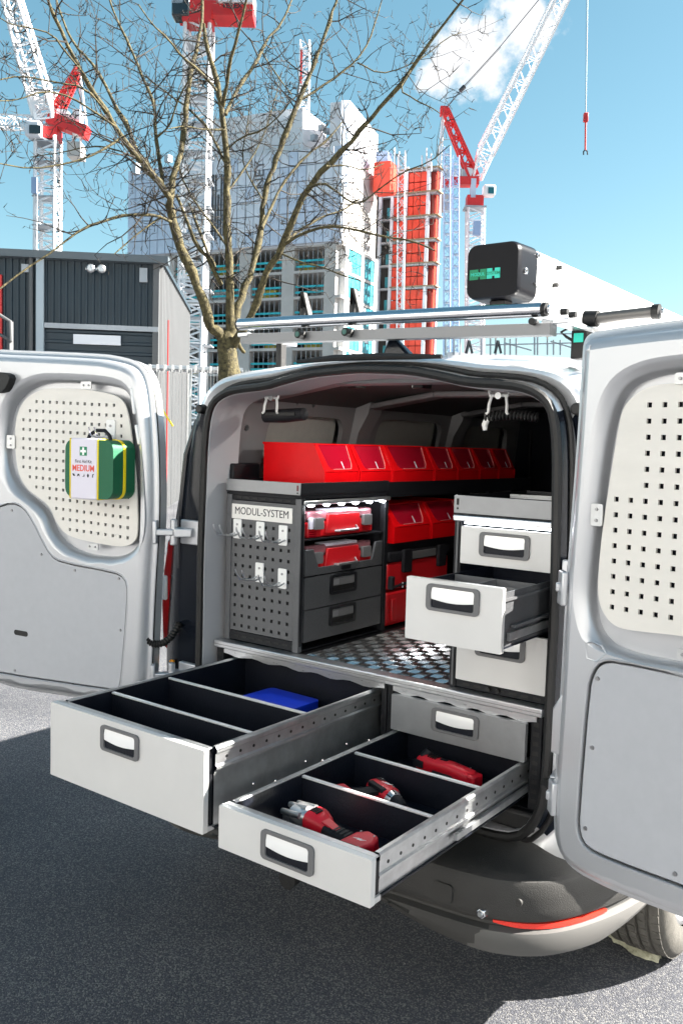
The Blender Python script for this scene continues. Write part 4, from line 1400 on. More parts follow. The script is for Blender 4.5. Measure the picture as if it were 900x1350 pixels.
MB().cyl((0, -0.004, 0.015), (0, -0.006, 0.015), 0.004, n=8).build('hook_screw', screw_m, pp, local=True)
for i, (p, lab) in enumerate(hk):
    h_ = pp if i == 0 else copy_tree(pp)
    h_.location = (p.x, CY0 + 0.0046, p.z)
    tag(h_, lab, 'hook', 'peg hooks on the perforated panel')

# ================================================================== long shelf on the left wall
sh = thing('wall_shelf', 'black steel shelf running along the left wall behind the cabinet', 'shelf', (-0.43, 1.1, FZ + 0.002))
SY0, SY1 = CY1 + 0.004, 1.76
MB().box(-0.60, -0.275, SY0, SY1, 1.384, 1.388).build('upper_shelf', black_powder, sh)
MB().box(-0.275, -0.272, SY0, SY1, 1.362, 1.418).build('upper_lip', black_powder, sh)
MB().box(-0.60, -0.285, SY0, SY1, 1.168, 1.172).build('middle_shelf', black_powder, sh)
MB().box(-0.285, -0.282, SY0, SY1, 1.135, 1.185).build('middle_lip', black_powder, sh)
for y in (SY0 + 0.012, 1.13, SY1 - 0.02):
    MB().box(-0.315, -0.29, y, y + 0.02, FZ, 1.383).build('shelf_upright', black_powder, sh, bevel=0.002)
MB().box(-0.60, -0.595, SY0, SY1, FZ, 1.39).build('shelf_back', black_inner, sh)

highlight_red = mat('painted_red_highlight', (0.85, 0.25, 0.25), 0.12, coat=0.8)
def bin_box(y0, y1, x0, x1, z0, h, label, group, window=True):
    t = thing('storage_bin', label, 'bin', ((x0 + x1) / 2, (y0 + y1) / 2, z0), group=group)
    g_ = 0.004
    ya, yb = y0 + g_, y1 - g_
    T = 0.004
    side = lambda y: (lambda x, z, d: V((x, y + d, z)))
    prof = [(x0, z0 + 0.002), (x1, z0 + 0.002), (x1 + 0.002, z0 + h * 0.42), (x1 - 0.050, z0 + h), (x0 - 0.006, z0 + h), (x0, z0 + h - 0.01)]
    m = MB()
    m.plate(prof, [], side(ya), 0, T)
    sd = m.build('bin_side', red_bin, t, bevel=0.0015)
    MB().plate(prof, [], side(yb - T), 0, T).build('bin_side', red_bin, t, bevel=0.0015)
    MB().box(x0, x1, ya + T, yb - T, z0 + 0.002, z0 + 0.006).build('bin_base', red_bin, t)
    MB().box(x0, x0 + T, ya + T, yb - T, z0 + 0.006, z0 + h - 0.002).build('bin_back', red_bin, t)
    # front: lower wall, sloped window frame and dark clear pane
    MB().box(x1 - T, x1, ya + T, yb - T, z0 + 0.006, z0 + h * 0.42).build('bin_front', red_bin, t)
    za, zb = z0 + h * 0.42, z0 + h
    sx = lambda z: x1 - 0.050 * (z - za) / (zb - za)
    fs = lambda y, z, d: V((sx(z) - 0.003 + d * 0.94, y, z + d * 0.3))
    w_ = yb - ya - 2 * T
    r_ = min(0.025, w_ * 0.2)
    MB().plate([(ya + T, za), (yb - T, za), (yb - T, zb - 0.001), (ya + T, zb - 0.001)], [[(ya + T + w_ * 0.07, zb - 0.004), (ya + T + w_ * 0.13, za + 0.020), (ya + T + w_ * 0.17, za + 0.010), (ya + T + w_ * 0.23, za + 0.006), (yb - T - w_ * 0.23, za + 0.006), (yb - T - w_ * 0.17, za + 0.010), (yb - T - w_ * 0.13, za + 0.020), (yb - T - w_ * 0.07, zb - 0.004)]], fs, 0.0, 0.005).build('window_frame', red_bin, t, bevel=0.0015)
    MB().plate([(ya + T + w_ * 0.05, za + 0.003), (yb - T - w_ * 0.05, za + 0.003), (yb - T - w_ * 0.05, zb - 0.004), (ya + T + w_ * 0.05, zb - 0.004)], [], fs, 0.0015, 0.003).build('bin_window', red_deep, t)
    rim = MB()
    for y in (ya, yb - T):
        rim.box(x0 - 0.006, x1 - 0.050, y - 0.002, y + T + 0.002, z0 + h - 0.005, z0 + h + 0.002)
    rim.box(x0 - 0.008, x0 + 0.002, ya, yb, z0 + h - 0.0052, z0 + h + 0.0018)
    rim.build('bin_rim', red_bin, t)
    # catalogue card showing through the window
    MB().plate([(ya + w_ * 0.60, za + 0.010), (ya + w_ * 0.63, za + 0.010), (ya + w_ * 0.62, za + 0.034), (ya + w_ * 0.60, za + 0.034)], [], fs, 0.0032, 0.0038).build('card_clip', bag_label, t)
    MB().tube([fs(yb - T - w_ * 0.09, zb - 0.006, 0.006), fs(yb - T - w_ * 0.15, za + 0.024, 0.006), fs(yb - T - w_ * 0.21, za + 0.008, 0.006), fs(ya + T + w_ * 0.25, za + 0.007, 0.006)], 0.0014, 6).build('window_highlight', highlight_red, t)  # pale line painted as the highlight along the window frame
    return t
ys = [0.170, 0.375, 0.585, 0.890, 1.080, 1.272, 1.455, 1.620]
names = ['first', 'second', 'third and widest', 'fourth', 'fifth', 'sixth', 'last and farthest']
for k in range(7):
    bin_box(ys[k], ys[k + 1], -0.560, -0.288, 1.389, 0.162 if k < 3 else 0.160, 'red open-front storage bin on the long shelf, %s from the van doors' % names[k], 'red bins on the upper shelf')
for k, (y0, y1) in enumerate(((0.575, 0.845), (0.850, 1.115))):
    bin_box(y0, y1, -0.580, -0.268, 1.186, 0.146, ['wide red bin on the middle shelf, right beside the left cabinet', 'wide red bin on the middle shelf, half hidden behind the right cabinet'][k], 'wide red bins on the middle shelf')

# stacked tool boxes on the floor
def toolbox(z, label, h, lid):
    t = thing('tool_box', label, 'tool box', (-0.42, 0.79, z), group='tool boxes standing on the floor')
    x0, x1, y0, y1 = -0.14, 0.14, -0.225, 0.225
    MB().box(x0, x1, y0, y1, 0.003, h - (0.045 if lid else 0.004)).build('box_body', red_case, t, local=True, bevel=0.010)
    if lid:
        MB().box(x0 - 0.004, x1 + 0.006, y0 - 0.004, y1 + 0.004, h - 0.044, h).build('box_lid', black_tool, t, local=True, bevel=0.012)
        for y in (-0.14, 0.12):
            MB().plate(rrect(y, y + 0.055, h - 0.085, h + 0.003, 0.006), [], lambda yy, zz, d: V((x1 + 0.004 + d, yy, zz)), 0, 0.014).build('latch', black_tool, t, local=True, bevel=0.004)
        MB().tube([(x1 - 0.04, -0.1, h), (x1 - 0.02, -0.09, h + 0.022), (x1 - 0.02, 0.12, h + 0.022), (x1 - 0.04, 0.13, h)], 0.008, 8).build('carry_handle', black_tool, t, local=True)
        MB().box(x1 + 0.001, x1 + 0.0075, -0.085, 0.11, h - 0.040, h - 0.010).build('lid_panel', handle_frame, t, local=True, bevel=0.002)
    else:
        for y in (-0.20, 0.17):
            MB().box(x1, x1 + 0.008, y, y + 0.03, 0.02, h - 0.03).build('corner_rib', red_case, t, local=True, bevel=0.003)
    return t
toolbox(FZ + 0.002, 'lower red tool box standing on the chequered floor under the shelf', 0.135, False)
toolbox(FZ + 0.138, 'upper red tool box with a black latched lid, stacked under the shelf', 0.150, True)
# small black strap buckle on the cabinet side
sb = thing('strap_buckle', 'small black and steel strap buckle between the left cabinet and the tool boxes', 'strap', (-0.25, 0.548, 1.04))
MB().bar((0.0, -0.004, -0.02), (0.0, -0.002, 0.03), 0.022, 0.02).build('buckle', black_tool, sb, local=True, bevel=0.004)
MB().tube([(0.004, 0.0, -0.012), (0.012, 0.06, -0.004), (0.012, 0.16, 0.0)], 0.006, 8).build('strap', black_tool, sb, local=True)
MB().cyl((0.012, 0.058, -0.016), (0.012, 0.058, 0.004), 0.006).build('buckle_pin', chrome, sb, local=True)

# ================================================================== right cabinet
RX0, RX1 = 0.300, 0.612
rc = thing('right_drawer_cabinet', 'grey drawer cabinet on the right with its middle drawer pulled out', 'cabinet', (0.46, 0.25, FZ + 0.001))
for x0, x1 in ((RX0, RX0 + 0.022), (RX1 - 0.012, RX1)):
    for y0 in (0.022, 0.455):
        MB().box(x0, x1, y0, y0 + 0.024, FZ + 0.001, 1.346).build('corner_post', black_powder, rc, bevel=0.002)
MB().box(RX0 + 0.008, RX0 + 0.014, 0.0195, 0.0212, 0.875, 1.345).build('post_groove', panel_grey, rc)
MB().box(RX0 - 0.010, RX0 - 0.002, 0.04, 0.46, 1.05, 1.255).build('side_plate', black_powder, rc, bevel=0.002)
MB().box(RX0 + 0.002, RX0 + 0.006, 0.046, 0.454, FZ + 0.002, 1.345).build('side_panel', black_inner, rc)
MB().box(RX1 - 0.006, RX1 - 0.002, 0.046, 0.454, FZ + 0.002, 1.345).build('side_panel', black_inner, rc)
MB().box(RX0, RX1, 0.479, 0.484, FZ + 0.002, 1.345).build('back_panel', black_inner, rc)
MB().box(RX0 - 0.001, RX1, 0.012, 0.050, 1.346, 1.364).build('top_profile', alu, rc, bevel=0.003)
MB().box(RX0, RX1, 0.051, 0.484, 1.346, 1.358).build('cabinet_top', black_powder, rc)
MB().box(RX0 + 0.024, RX1 - 0.014, 0.022, 0.040, 0.872, 0.893).build('base_rail', black_powder, rc, bevel=0.002)
m = MB()
for k in range(7):
    m.box(0.345 + k * 0.036, 0.367 + k * 0.036, 0.0205, 0.0215, 0.880, 0.886)
m.build('rail_slots', rubber, rc)
for x in (0.43, 0.458):
    MB().cyl((x, 0.021, 0.884), (x, 0.012, 0.884), 0.008, 0.006, 6).build('rail_bolt', rubber, rc)
tray(rc, RX0 - 0.001, RX1, 0.015, 0.484, 1.3655, 1.419, tray_grey, black_powder)
MB().box(RX0 + 0.008, RX0 + 0.015, 0.0135, 0.0145, 1.392, 1.410).build('tray_slot', rubber, rc)
MB().cyl((RX0 + 0.0115, 0.0135, 1.382), (RX0 + 0.0115, 0.0146, 1.382), 0.003).build('tray_hole', rubber, rc)
MB().bar(pl(673, 654, 1, 0.30), pl(728, 657, 1, 0.30), 0.012, 0.012).build('tray_insert', alu, rc)
for z0, z1, hz, nm in ((1.229, 1.334, 1.289, 't'), (0.897, 1.052, 1.01, 'b')):
    df = MB().plate(rrect(0.327, 0.598, z0, z1, 0.003), [], fY(0.024), 0, 0.012).build('drawer_front', front_grey, rc, bevel=0.002)
    handle_full(df, 0.462, hz, fY(0.012))
# LED strip under the top profile
lsr = MB().box(0.335, 0.595, 0.016, 0.026, 1.3405, 1.3455).build('light_strip', led, rc)
# open drawer
od = MB().box(0.334, 0.592, -0.246, 0.20, 1.066, 1.070).build('drawer', black_inner, rc)
MB().plate(rrect(0.324, 0.597, 1.058, 1.219, 0.003), [], fY(-0.246), 0, 0.014).build('drawer_front', front_grey, od, bevel=0.0022)
MB().box(0.327, 0.594, -0.2602, -0.246, 1.2165, 1.2196).build('front_cap', galv, od)
handle_full(od, 0.461, 1.175, fY(-0.260))
for x in (0.334, 0.585):
    MB().box(x, x + 0.004, -0.245, 0.20, 1.070, 1.205).build('side_wall', black_inner if x < 0.5 else cab_grey, od)
MB().box(0.589, 0.595, -0.245, 0.20, 1.184, 1.190).build('side_bead', panel_grey, od)
MB().box(0.592, 0.600, -0.22, 0.30, 1.085, 1.105).build('runner', galv, od)
MB().box(0.5925, 0.602, -0.20, 0.10, 1.115, 1.122).build('runner_wire', panel_grey, od)
MB().box(0.338, 0.585, 0.196, 0.20, 1.07, 1.205).build('back_wall', black_inner, od)
for y in (-0.145, -0.035):
    MB().box(0.3385, 0.5845, y, y + 0.003, 1.07, 1.203).build('divider', handle_frame, od)
for x in (0.462,):
    MB().box(x, x + 0.003, -0.2315, -0.1465, 1.07, 1.2025).build('divider', handle_frame, od)
    MB().box(x, x + 0.003, -0.1415, -0.0365, 1.07, 1.2025).build('divider', handle_frame, od)

# ------------------------------------------------------------------ things hanging from the van roof
def ceiling_rack(cx, y, label, mirror):
    t = thing('ceiling_bracket', label, 'bracket', (cx, y, 1.735), group='white brackets hanging from the van roof')
    MB().box(-0.075, 0.055, -0.012, 0.012, -0.012, -0.004).build('mount_plate', galv, t, local=True, bevel=0.002)
    MB().tube([(-0.05, -0.006, -0.008), (-0.032, -0.010, -0.012), (-0.028, -0.012, -0.034), (0.028, -0.012, -0.034), (0.032, -0.010, -0.012), (0.055, -0.006, -0.008)], 0.0045, 8).build('bent_strap', white_paint, t, local=True)
    for s in (-1, 1):
        MB().tube([(s * 0.022, -0.012, -0.034), (s * 0.028, -0.016, -0.06), (s * 0.028, -0.018, -0.080), (s * 0.034, -0.020, -0.086)], 0.0042, 8).build('hanger_leg', white_paint, t, local=True)
    MB().cyl((0, -0.018, -0.034), (0, -0.004, -0.034), 0.010, n=10).build('strap_bolt', galv, t, local=True)
    return t
ceiling_rack(-0.455, 0.10, 'white bent-steel bracket hanging from the roof at the left corner', False)
ceiling_rack(0.388, 0.10, 'white bent-steel bracket hanging from the roof at the right corner', True)
# black padded bar held by the left bracket
pb = thing('padded_bar', 'short black padded bar held under the left roof bracket', 'bar', (-0.42, 0.11, 1.64))
MB().tube([(-0.088, 0, 0.0), (-0.08, 0, 0.0), (0.0, 0, 0.002), (0.09, 0, 0.008), (0.099, 0, 0.008)], [0.012, 0.022, 0.024, 0.021, 0.010], 12).build('padding', black_tool, pb, local=True)
MB().box(-0.06, 0.07, -0.026, -0.022, 0.002, 0.012).build('pad_strip', rubber, pb, local=True)
# coil of black cable under the right bracket
pts = []
for k in range(150):
    t = k / 149
    pts.append((0.335 + 0.165 * t, 0.11 + 0.012 * sin(t * 2 * pi * 15), 1.642 + 0.012 * cos(t * 2 * pi * 15) + 0.006 * sin(t * pi)))
tag(MB().tube(pts, 0.0035, 6).build('coiled_cable', rubber), 'black coiled cable stretched under the right roof bracket', 'cable')
p = pl(641, 560, 1, 0.11)
tag(MB().tube([p + V((0.012, 0, 0.018)), p + V((0.0, 0, 0.014)), p + V((-0.006, 0, 0.0)), p + V((-0.004, 0, -0.016))], [0.006, 0.009, 0.009, 0.006], 8).build('white_plug', white_paint), 'small white plug hanging below the coiled cable', 'plug')

# ------------------------------------------------------------------ first aid bag on the left door
sA, zA = vplane(133, 615, *LD)
kit = thing('first_aid_bag', 'green and yellow first aid kit bag hung on the left door', 'first aid kit')
kit.location = fL(sA - 0.036, zA - 0.108, -0.014)
ex = V((-cos(LD[1]), -sin(LD[1]), 0))
en = fL(0, 0, 1) - fL(0, 0, 0)
kit.rotation_euler = Matrix((ex, -en, V((0, 0, 1)))).transposed().to_euler()
# local: x to the right as seen, -y towards the viewer, z up
KW, KD, KH = 0.096, 0.082, 0.172
kit.scale = (1.18, 1.18, 1.18)
def kit_outline(w, z0, z1, r):
    return chaikin(rrect(-w, w, z0, z1, r, 4), 1)
sidef = lambda x, z, d: V((x, -d, z))
MB().plate(kit_outline(KW, 0.0, KH, 0.030), [], sidef, 0.002, KD * 0.48).build('back_shell', green_bag, kit, local=True, bevel=0.012, seg=3)
MB().plate(kit_outline(KW + 0.001, -0.001, KH + 0.001, 0.031), [], sidef, KD * 0.485, KD * 0.60).build('zip_band', yellow_trim, kit, local=True, bevel=0.002)
MB().plate(kit_outline(KW - 0.001, 0.001, KH - 0.001, 0.030), [], sidef, KD * 0.605, KD * 1.1).build('front_shell', green_bag, kit, local=True, bevel=0.016, seg=4)
MB().plate([(-0.070, -0.0025), (0.034, -0.0025), (0.034, KH + 0.0025), (-0.070, KH + 0.0025)], [], sidef, 0.02, KD * 1.1 + 0.003).build('card_sleeve', bag_label, kit, local=True, bevel=0.004)
for x0, x1 in ((-0.0755, -0.0700), (0.0340, 0.0395)):
    MB().plate([(x0, -0.0022), (x1, -0.0022), (x1, KH + 0.0022), (x0, KH + 0.0022)], [], sidef, 0.02, KD * 1.1 + 0.0026).build('yellow_strip', yellow_trim, kit, local=True, bevel=0.003)
fd = KD * 1.1 + 0.0034
def kmtx(x, z):
    return frame_mtx((x, -fd, z), (1, 0, 0), (0, 0, 1))
MB().box(-0.032, -0.004, -fd - 0.0004, -fd, 0.124, 0.150).build('green_square', txt_green, kit, local=True)
MB().box(-0.0215, -0.0145, -fd - 0.0010, -fd - 0.0005, 0.126, 0.148).build('white_cross', txt_white, kit, local=True)
MB().box(-0.029, -0.007, -fd - 0.0011, -fd - 0.0006, 0.1335, 0.1405).build('white_cross', txt_white, kit, local=True)
text_mesh('small_lettering', 'First Aid Kit', 0.0135, txt_dark, kmtx(-0.018, 0.107), kit, extrude=0.0002, local=True)
text_mesh('large_lettering', 'MEDIUM', 0.0255, txt_red, kmtx(-0.018, 0.087), kit, extrude=0.0003, sx=0.92, bold=0.0004, local=True)
for k, ol in enumerate(([(-0.006, 0.004), (-0.001, -0.003), (0.006, -0.003), (0.002, 0.004)], [(-0.006, -0.004), (-0.003, 0.004), (0.003, 0.004), (0.006, -0.004), (0.002, -0.001)], [(-0.005, -0.004), (0.006, -0.003), (0.004, 0.005), (0.002, -0.001)], [(-0.002, -0.005), (0.002, -0.005), (0.004, 0.001), (0.0, 0.006), (-0.004, 0.001)], [(-0.004, -0.004), (-0.001, 0.0), (-0.003, 0.003), (0.003, 0.006), (0.005, 0.004), (0.001, 0.002), (0.001, -0.005)])):
    x = -0.056 + k * 0.019
    MB().plate([(x + a * 1.0, 0.067 + b_ * 1.0) for a, b_ in ol], [], sidef, fd, fd + 0.0005).build('pictogram', txt_dark, kit, local=True)
MB().tube([(-0.045, -KD * 0.62, KH - 0.004), (-0.036, -KD * 0.60, KH + 0.014), (-0.016, -KD * 0.52, KH + 0.026), (0.016, -KD * 0.52, KH + 0.026), (0.040, -KD * 0.60, KH + 0.012), (0.048, -KD * 0.62, KH - 0.004)], 0.0055, 8).build('carry_strap', black_tool, kit, local=True)
# hook that holds it
hp = thing('door_hook', 'white plate hook on the left door panel holding the first aid bag', 'hook')
s2_, z2_ = vplane(143, 566, *LD)
hp.location = fL(s2_, z2_, -0.0155)
hp.rotation_euler = kit.rotation_euler
MB().plate(rrect(-0.020, 0.020, -0.034, 0.034, 0.006), [], sidef, 0, 0.005).build('hook_plate', white_paint, hp, local=True, bevel=0.002)
for dx_ in (-0.014, 0.012):
    MB().tube([(dx_, -0.004, -0.022), (dx_ - 0.004, -0.05, -0.030), (dx_ - 0.006, -0.078, -0.022), (dx_ - 0.008, -0.086, 0.006)], 0.003, 8).build('prong', chrome, hp, local=True)
MB().cyl((0, -0.005, 0.012), (0, -0.008, 0.012), 0.005, n=8).build('hook_screw', screw_m, hp, local=True)

# ================================================================== roof gear
rk = thing('ladder_roller', 'polished roller bar with aluminium channel across the rear of the van roof', 'roof rack', (0, 0.02, 1.82))
xa, xb = pl(316, 432, 1, 0.0), pl(712, 416, 1, 0.0)
zT = 1.925
xl, xr = xa.x, 0.548
MB().cyl((xl, 0.0, 1.938), (xr, 0.0, 1.917), 0.0195, n=24).build('roller_tube', chrome, rk)
MB().cyl((xl - 0.004, 0.0, 1.938), (xl + 0.001, 0.0, 1.938), 0.021, n=20).build('tube_cap', rubber, rk)
MB().cyl((xr - 0.002, 0.0, 1.917), (xr + 0.012, 0.0, 1.9165), 0.0185, n=20).build('tube_cap', rubber, rk)
MB().cyl((xr + 0.012, 0.0, 1.9165), (xr + 0.022, 0.0, 1.916), 0.012, n=6).build('end_nut', chrome, rk, bevel=0.002)
ch = MB()
prof = [(-0.022, -0.020), (-0.022, 0.010), (-0.012, 0.012), (0.022, 0.012), (0.022, -0.020)]
ch.loft([[V((x, 0.026 + a, z + b_)) for a, b_ in prof] for x, z in ((xl + 0.0, 1.898), (xr + 0.02, 1.872))])
ch.build('channel', mat('dull_aluminium', (0.20, 0.205, 0.215), 0.45, 0.8), rk, fix=True, sharp=20)
# side plates, arms running forward, knobs
for x, z in ((xl + 0.012, 1.905), (xr + 0.05, 1.885)):
    sp = MB().bar((x, 0.0, z), (x, 0.26, z - 0.008), 0.045, 0.014).build('side_plate', alu, rk, bevel=0.003)
for u, v in ((395, 441), (457, 438)):
    q = pl(u, v, 1, -0.012)
    kb = MB().cyl(q + V((0, 0.02, 0)), q + V((0, -0.012, 0)), 0.014, 0.013, 16)
    kb.build('stop_knob', rubber, rk, bevel=0.002)
    MB().cyl(q + V((0, -0.012, 0)), q + V((0, -0.014, 0)), 0.008, n=12).build('knob_face', mat('teal_cap', (0.03, 0.12, 0.10), 0.4), rk)
q = pl(702, 424, 1, -0.004)
MB().cyl(q + V((0, 0.02, 0)), q + V((0, -0.01, 0)), 0.009, n=12).build('channel_bolt', rubber, rk)
# black ladder stops standing behind the tube
for u0, v0, vt in ((401, 418, 385), (467, 412, 380)):
    b0_ = pl(u0, v0 + 6, 1, 0.07)
    tp = pl(u0 - 3, vt, 1, 0.07)
    m = MB()
    m.plate([(b0_.x - 0.020, b0_.z), (b0_.x - 0.010, b0_.z), (tp.x + 0.002, tp.z - 0.02), (b0_.x + 0.012, b0_.z), (b0_.x + 0.024, b0_.z), (tp.x + 0.005, tp.z), (tp.x - 0.006, tp.z)], [], lambda x, z, d: V((x, 0.07 + d, z)), 0, 0.02)
    m.build('ladder_stop', rubber, rk, bevel=0.002)
# bolts on the right arm, second black roller further right
for u, v in ((744, 411), (755, 415)):
    q = pl(u, v, 0, xr + 0.072)
    MB().cyl(q + V((-0.01, 0, 0)), q + V((0.008, 0, 0)), 0.0085, n=10).build('arm_bolt', rubber, rk)
r0, r1 = pl(776, 421, 1, 0.16), pl(866, 411, 1, 0.16)
MB().cyl(r0, r1, 0.0155, n=18).build('side_roller', mat('grey_roller', (0.13, 0.125, 0.12), 0.35, 0.4), rk)
MB().cyl(r0 + V((-0.012, 0, 0.002)), r0 + V((0.025, 0, 0)), 0.022, n=16).build('roller_collar', rubber, rk)
MB().cyl(r1 - V((0.012, 0, 0)), r1 + V((0.006, 0, 0)), 0.020, n=16).build('roller_collar', rubber, rk)
MB().cyl(r1 + V((0.004, 0, 0)), r1 + V((0.016, 0, 0)), 0.008, n=6).build('roller_nut', chrome, rk)
MB().bar(pl(718, 424, 1, 0.14), pl(786, 436, 1, 0.14), 0.05, 0.012).build('roller_bracket', galv, rk, bevel=0.002)
q = pl(768, 444, 1, 0.15)
ft = MB().box(q.x - 0.022, q.x + 0.022, 0.12, 0.17, 1.80, q.z + 0.02).build('roof_foot', rubber, rk, bevel=0.004)
MB().box(q.x - 0.013, q.x + 0.013, 0.117, 0.1195, q.z - 0.018, q.z + 0.006).build('foot_badge', txt_teal, rk)
MB().box(xl + 0.02, xl + 0.045, 0.16, 0.19, 1.775, 1.892).build('roof_foot', rubber, rk, bevel=0.004)
MB().tube([pl(750, 432, 1, 0.13), pl(739, 438, 1, 0.13), pl(746, 444, 1, 0.13), pl(754, 449, 1, 0.13)], 0.004, 8).build('cable', rubber, rk)
# aerial fin on the roof
fn = MB()
rings = []
for z, x0, x1, w in ((1.808, -0.03, 0.085, 0.022), (1.835, -0.022, 0.055, 0.018), (1.862, -0.014, 0.025, 0.013), (1.875, -0.008, 0.012, 0.008)):
    rings.append([V((0.045 + x0, 0.06 - w, z)), V((0.045 + x1, 0.06 - w, z)), V((0.045 + x1, 0.06 + w, z)), V((0.045 + x0, 0.06 + w, z))])
tag(fn.loft(rings).build('roof_aerial', gloss_black, None, bevel=0.008, seg=3, fix=True), 'small black fin aerial on the van roof below the roller bar', 'aerial')

# white pipe carrier with a black end cap
pc = thing('pipe_carrier', 'long white box carrier with a black labelled end cap on the van roof', 'roof box', (0.42, 1.2, 1.9))
PX0, PX1, PZ0, PZ1, PYF = 0.284, 0.446, 1.968, 2.120, 0.06
capo = rrect(PX0, PX1, PZ0, PZ1, 0.028, 5)
rings = []
def sc(pts, k, dz=0):
    cx_, cz_ = (PX0 + PX1) / 2, (PZ0 + PZ1) / 2
    return [((x - cx_) * k + cx_, (z - cz_) * k + cz_ + dz) for x, z in pts]
for y, k in ((PYF + 0.016, 0.80), (PYF + 0.004, 0.90), (PYF, 0.95), (PYF + 0.006, 0.985), (PYF + 0.02, 1.0), (PYF + 0.110, 1.03)):
    rings.append([V((x, y, z)) for x, z in sc(capo, k)])
rings[0] = [V((p.x, PYF, p.z)) for p in rings[0]]
rings[1] = [V((p.x, PYF + 0.0005, p.z)) for p in rings[1]]
MB().loft(rings).build('end_cap', mat('black_cap_plastic', (0.003, 0.0035, 0.006), 0.34, spec=0.16, coat=0.0, bump=0.05, bscale=400), pc, sharp=60)
MB().plate(sc(capo, 0.985), [], lambda x, z, d: V((x, PYF + 0.10 + d, z)), 0, 2.55).build('white_tube', white_paint, pc, sharp=60)
for u, v in ((708, 337), (692, 357)):
    q = pl(u, v, 0, PX1 + 0.001)
    bo = MB().cyl(q + V((-0.006, 0, 0)), q + V((0.005, 0, 0)), 0.0085, n=14).build('cap_bolt', chrome, pc, bevel=0.001)
    MB().cyl(q + V((0.004, 0, 0)), q + V((0.0065, 0, 0)), 0.004, n=6).build('bolt_socket', rubber, bo)
for (u0, v0, u1, v1, ub, vb) in ((710, 349, 735, 360, 736, 353), (705, 373, 729, 382, 731, 376)):
    q0, q1 = pl(u0, v0, 0, PX1 + 0.006), pl(u1, v1, 0, PX1 + 0.006)
    st = MB().bar(q0, q1, 0.006, 0.004).build('strap_clip', galv, pc)
    qb = pl(ub, vb, 0, PX1 + 0.004)
    MB().cyl(qb + V((-0.006, 0, 0)), qb + V((0.010, 0, 0)), 0.007, n=10).build('clip_bolt', rubber, st)
q0, q1 = pl(713, 337, 0, PX1 + 0.005), pl(733, 343, 0, PX1 + 0.005)
MB().bar(q0, q1, 0.004, 0.003).build('strap_clip', galv, pc)
for y in (0.09, 1.1, 2.2):
    MB().box(0.345, 0.392, y, y + 0.05, 1.815 if y > .5 else 1.925, PZ0 - 0.001).build('carrier_foot', rubber if y < 0.5 else alu, pc, bevel=0.003)
# green and teal logo blocks with the small lettering
lab = MB()
lx, lz = PX0 + 0.012, 2.036
for x0, x1, z0, z1, mm in ((0.0, 0.027, -0.014, 0.014, txt_green), (0.027, 0.033, -0.007, 0.006, txt_green), (0.033, 0.052, -0.014, 0.014, txt_green), (0.054, 0.070, -0.014, 0.014, txt_teal), (0.070, 0.078, -0.007, 0.006, txt_teal), (0.078, 0.094, -0.014, 0.014, txt_teal)):
    MB().box(lx + x0, lx + x1, PYF - 0.0014, PYF + 0.002, lz + z0, lz + z1).build('logo_block', mm, pc)
text_mesh('logo_lettering', 'MODUL', 0.0125, txt_teal, frame_mtx((lx + 0.026, PYF - 0.0016, lz), (1, 0, 0), (0, 0, 1)), pc, bold=0.0002)
text_mesh('logo_lettering', 'SYSTEM', 0.0115, txt_green, frame_mtx((lx + 0.074, PYF - 0.0016, lz), (1, 0, 0), (0, 0, 1)), pc, bold=0.0002)
# crumpled wrapper wedged beside the tyre
rn = random.Random(5)
path = [pl(u, v, 2, 0.0) for u, v in ((806, 1233), (814, 1240), (824, 1246), (834, 1252), (846, 1259), (858, 1265), (869, 1269))]
path = [V(p) for p in chaikin([tuple(p) for p in path], 1, closed=False)]
rings = []
for i, c_ in enumerate(path):
    t = i / (len(path) - 1)
    d_ = (path[min(i + 1, len(path) - 1)] - path[max(i - 1, 0)]).normalized()
    sd_ = V((-d_.y, d_.x, 0))
    w_ = (0.010 + 0.016 * sin(pi * (0.1 + 0.85 * t))) * rn.uniform(0.8, 1.25)
    h_ = 0.012 + 0.012 * rn.random()
    rings.append([c_ + sd_ * (w_ * q) + V((0, 0, 0.003 + h_ * (1 - q * q) + rn.uniform(0, 0.004))) for q in (-1, -0.7, -0.3, 0.1, 0.5, 0.8, 1.0)])
wr = MB().loft(rings, False, False).build('crumpled_wrapper', mat('crumpled_plastic', (0.42, 0.41, 0.30), 0.45, noise=0.35, nscale=60, bump=0.6, bscale=90), sharp=60)
sm = wr.modifiers.new('thick', 'SOLIDIFY')
sm.thickness = 0.0015
tag(wr, 'pale crumpled wrapper wedged on the ground under the rear tyre', 'litter')

# ================================================================== background buildings
concrete = mat('concrete', (0.46, 0.44, 0.42), 0.8, noise=0.12, nscale=0.6, bump=0.05, bscale=6)
concrete_dark = mat('core_concrete', (0.035, 0.033, 0.032), 0.85, noise=0.25, nscale=0.4)
screen_a = mat('screen_pale', (0.62, 0.66, 0.72), 0.40, noise=0.12, nscale=0.35)
screen_b = mat('screen_blue', (0.50, 0.58, 0.70), 0.35, noise=0.12, nscale=0.35)
screen_c = mat('screen_white', (0.62, 0.65, 0.70), 0.45, noise=0.10, nscale=0.35)
sheet_white = mat('white_sheeting', (0.72, 0.71, 0.73), 0.6, noise=0.04, nscale=0.3)
turq = mat('turquoise_net', (0.03, 0.40, 0.46), 0.6, noise=0.25, nscale=1.5)
turq_pane = mat('turquoise_film', (0.05, 0.30, 0.36), 0.3, noise=0.45, nscale=0.9)
yellow_m = mat('yellow_board', (0.48, 0.36, 0.05), 0.6, noise=0.3, nscale=1)
steel_grey = mat('site_steel', (0.38, 0.40, 0.43), 0.5, 0.4, noise=0.1, nscale=2)
steel_blue = mat('hoist_blue', (0.30, 0.40, 0.58), 0.5, 0.2)
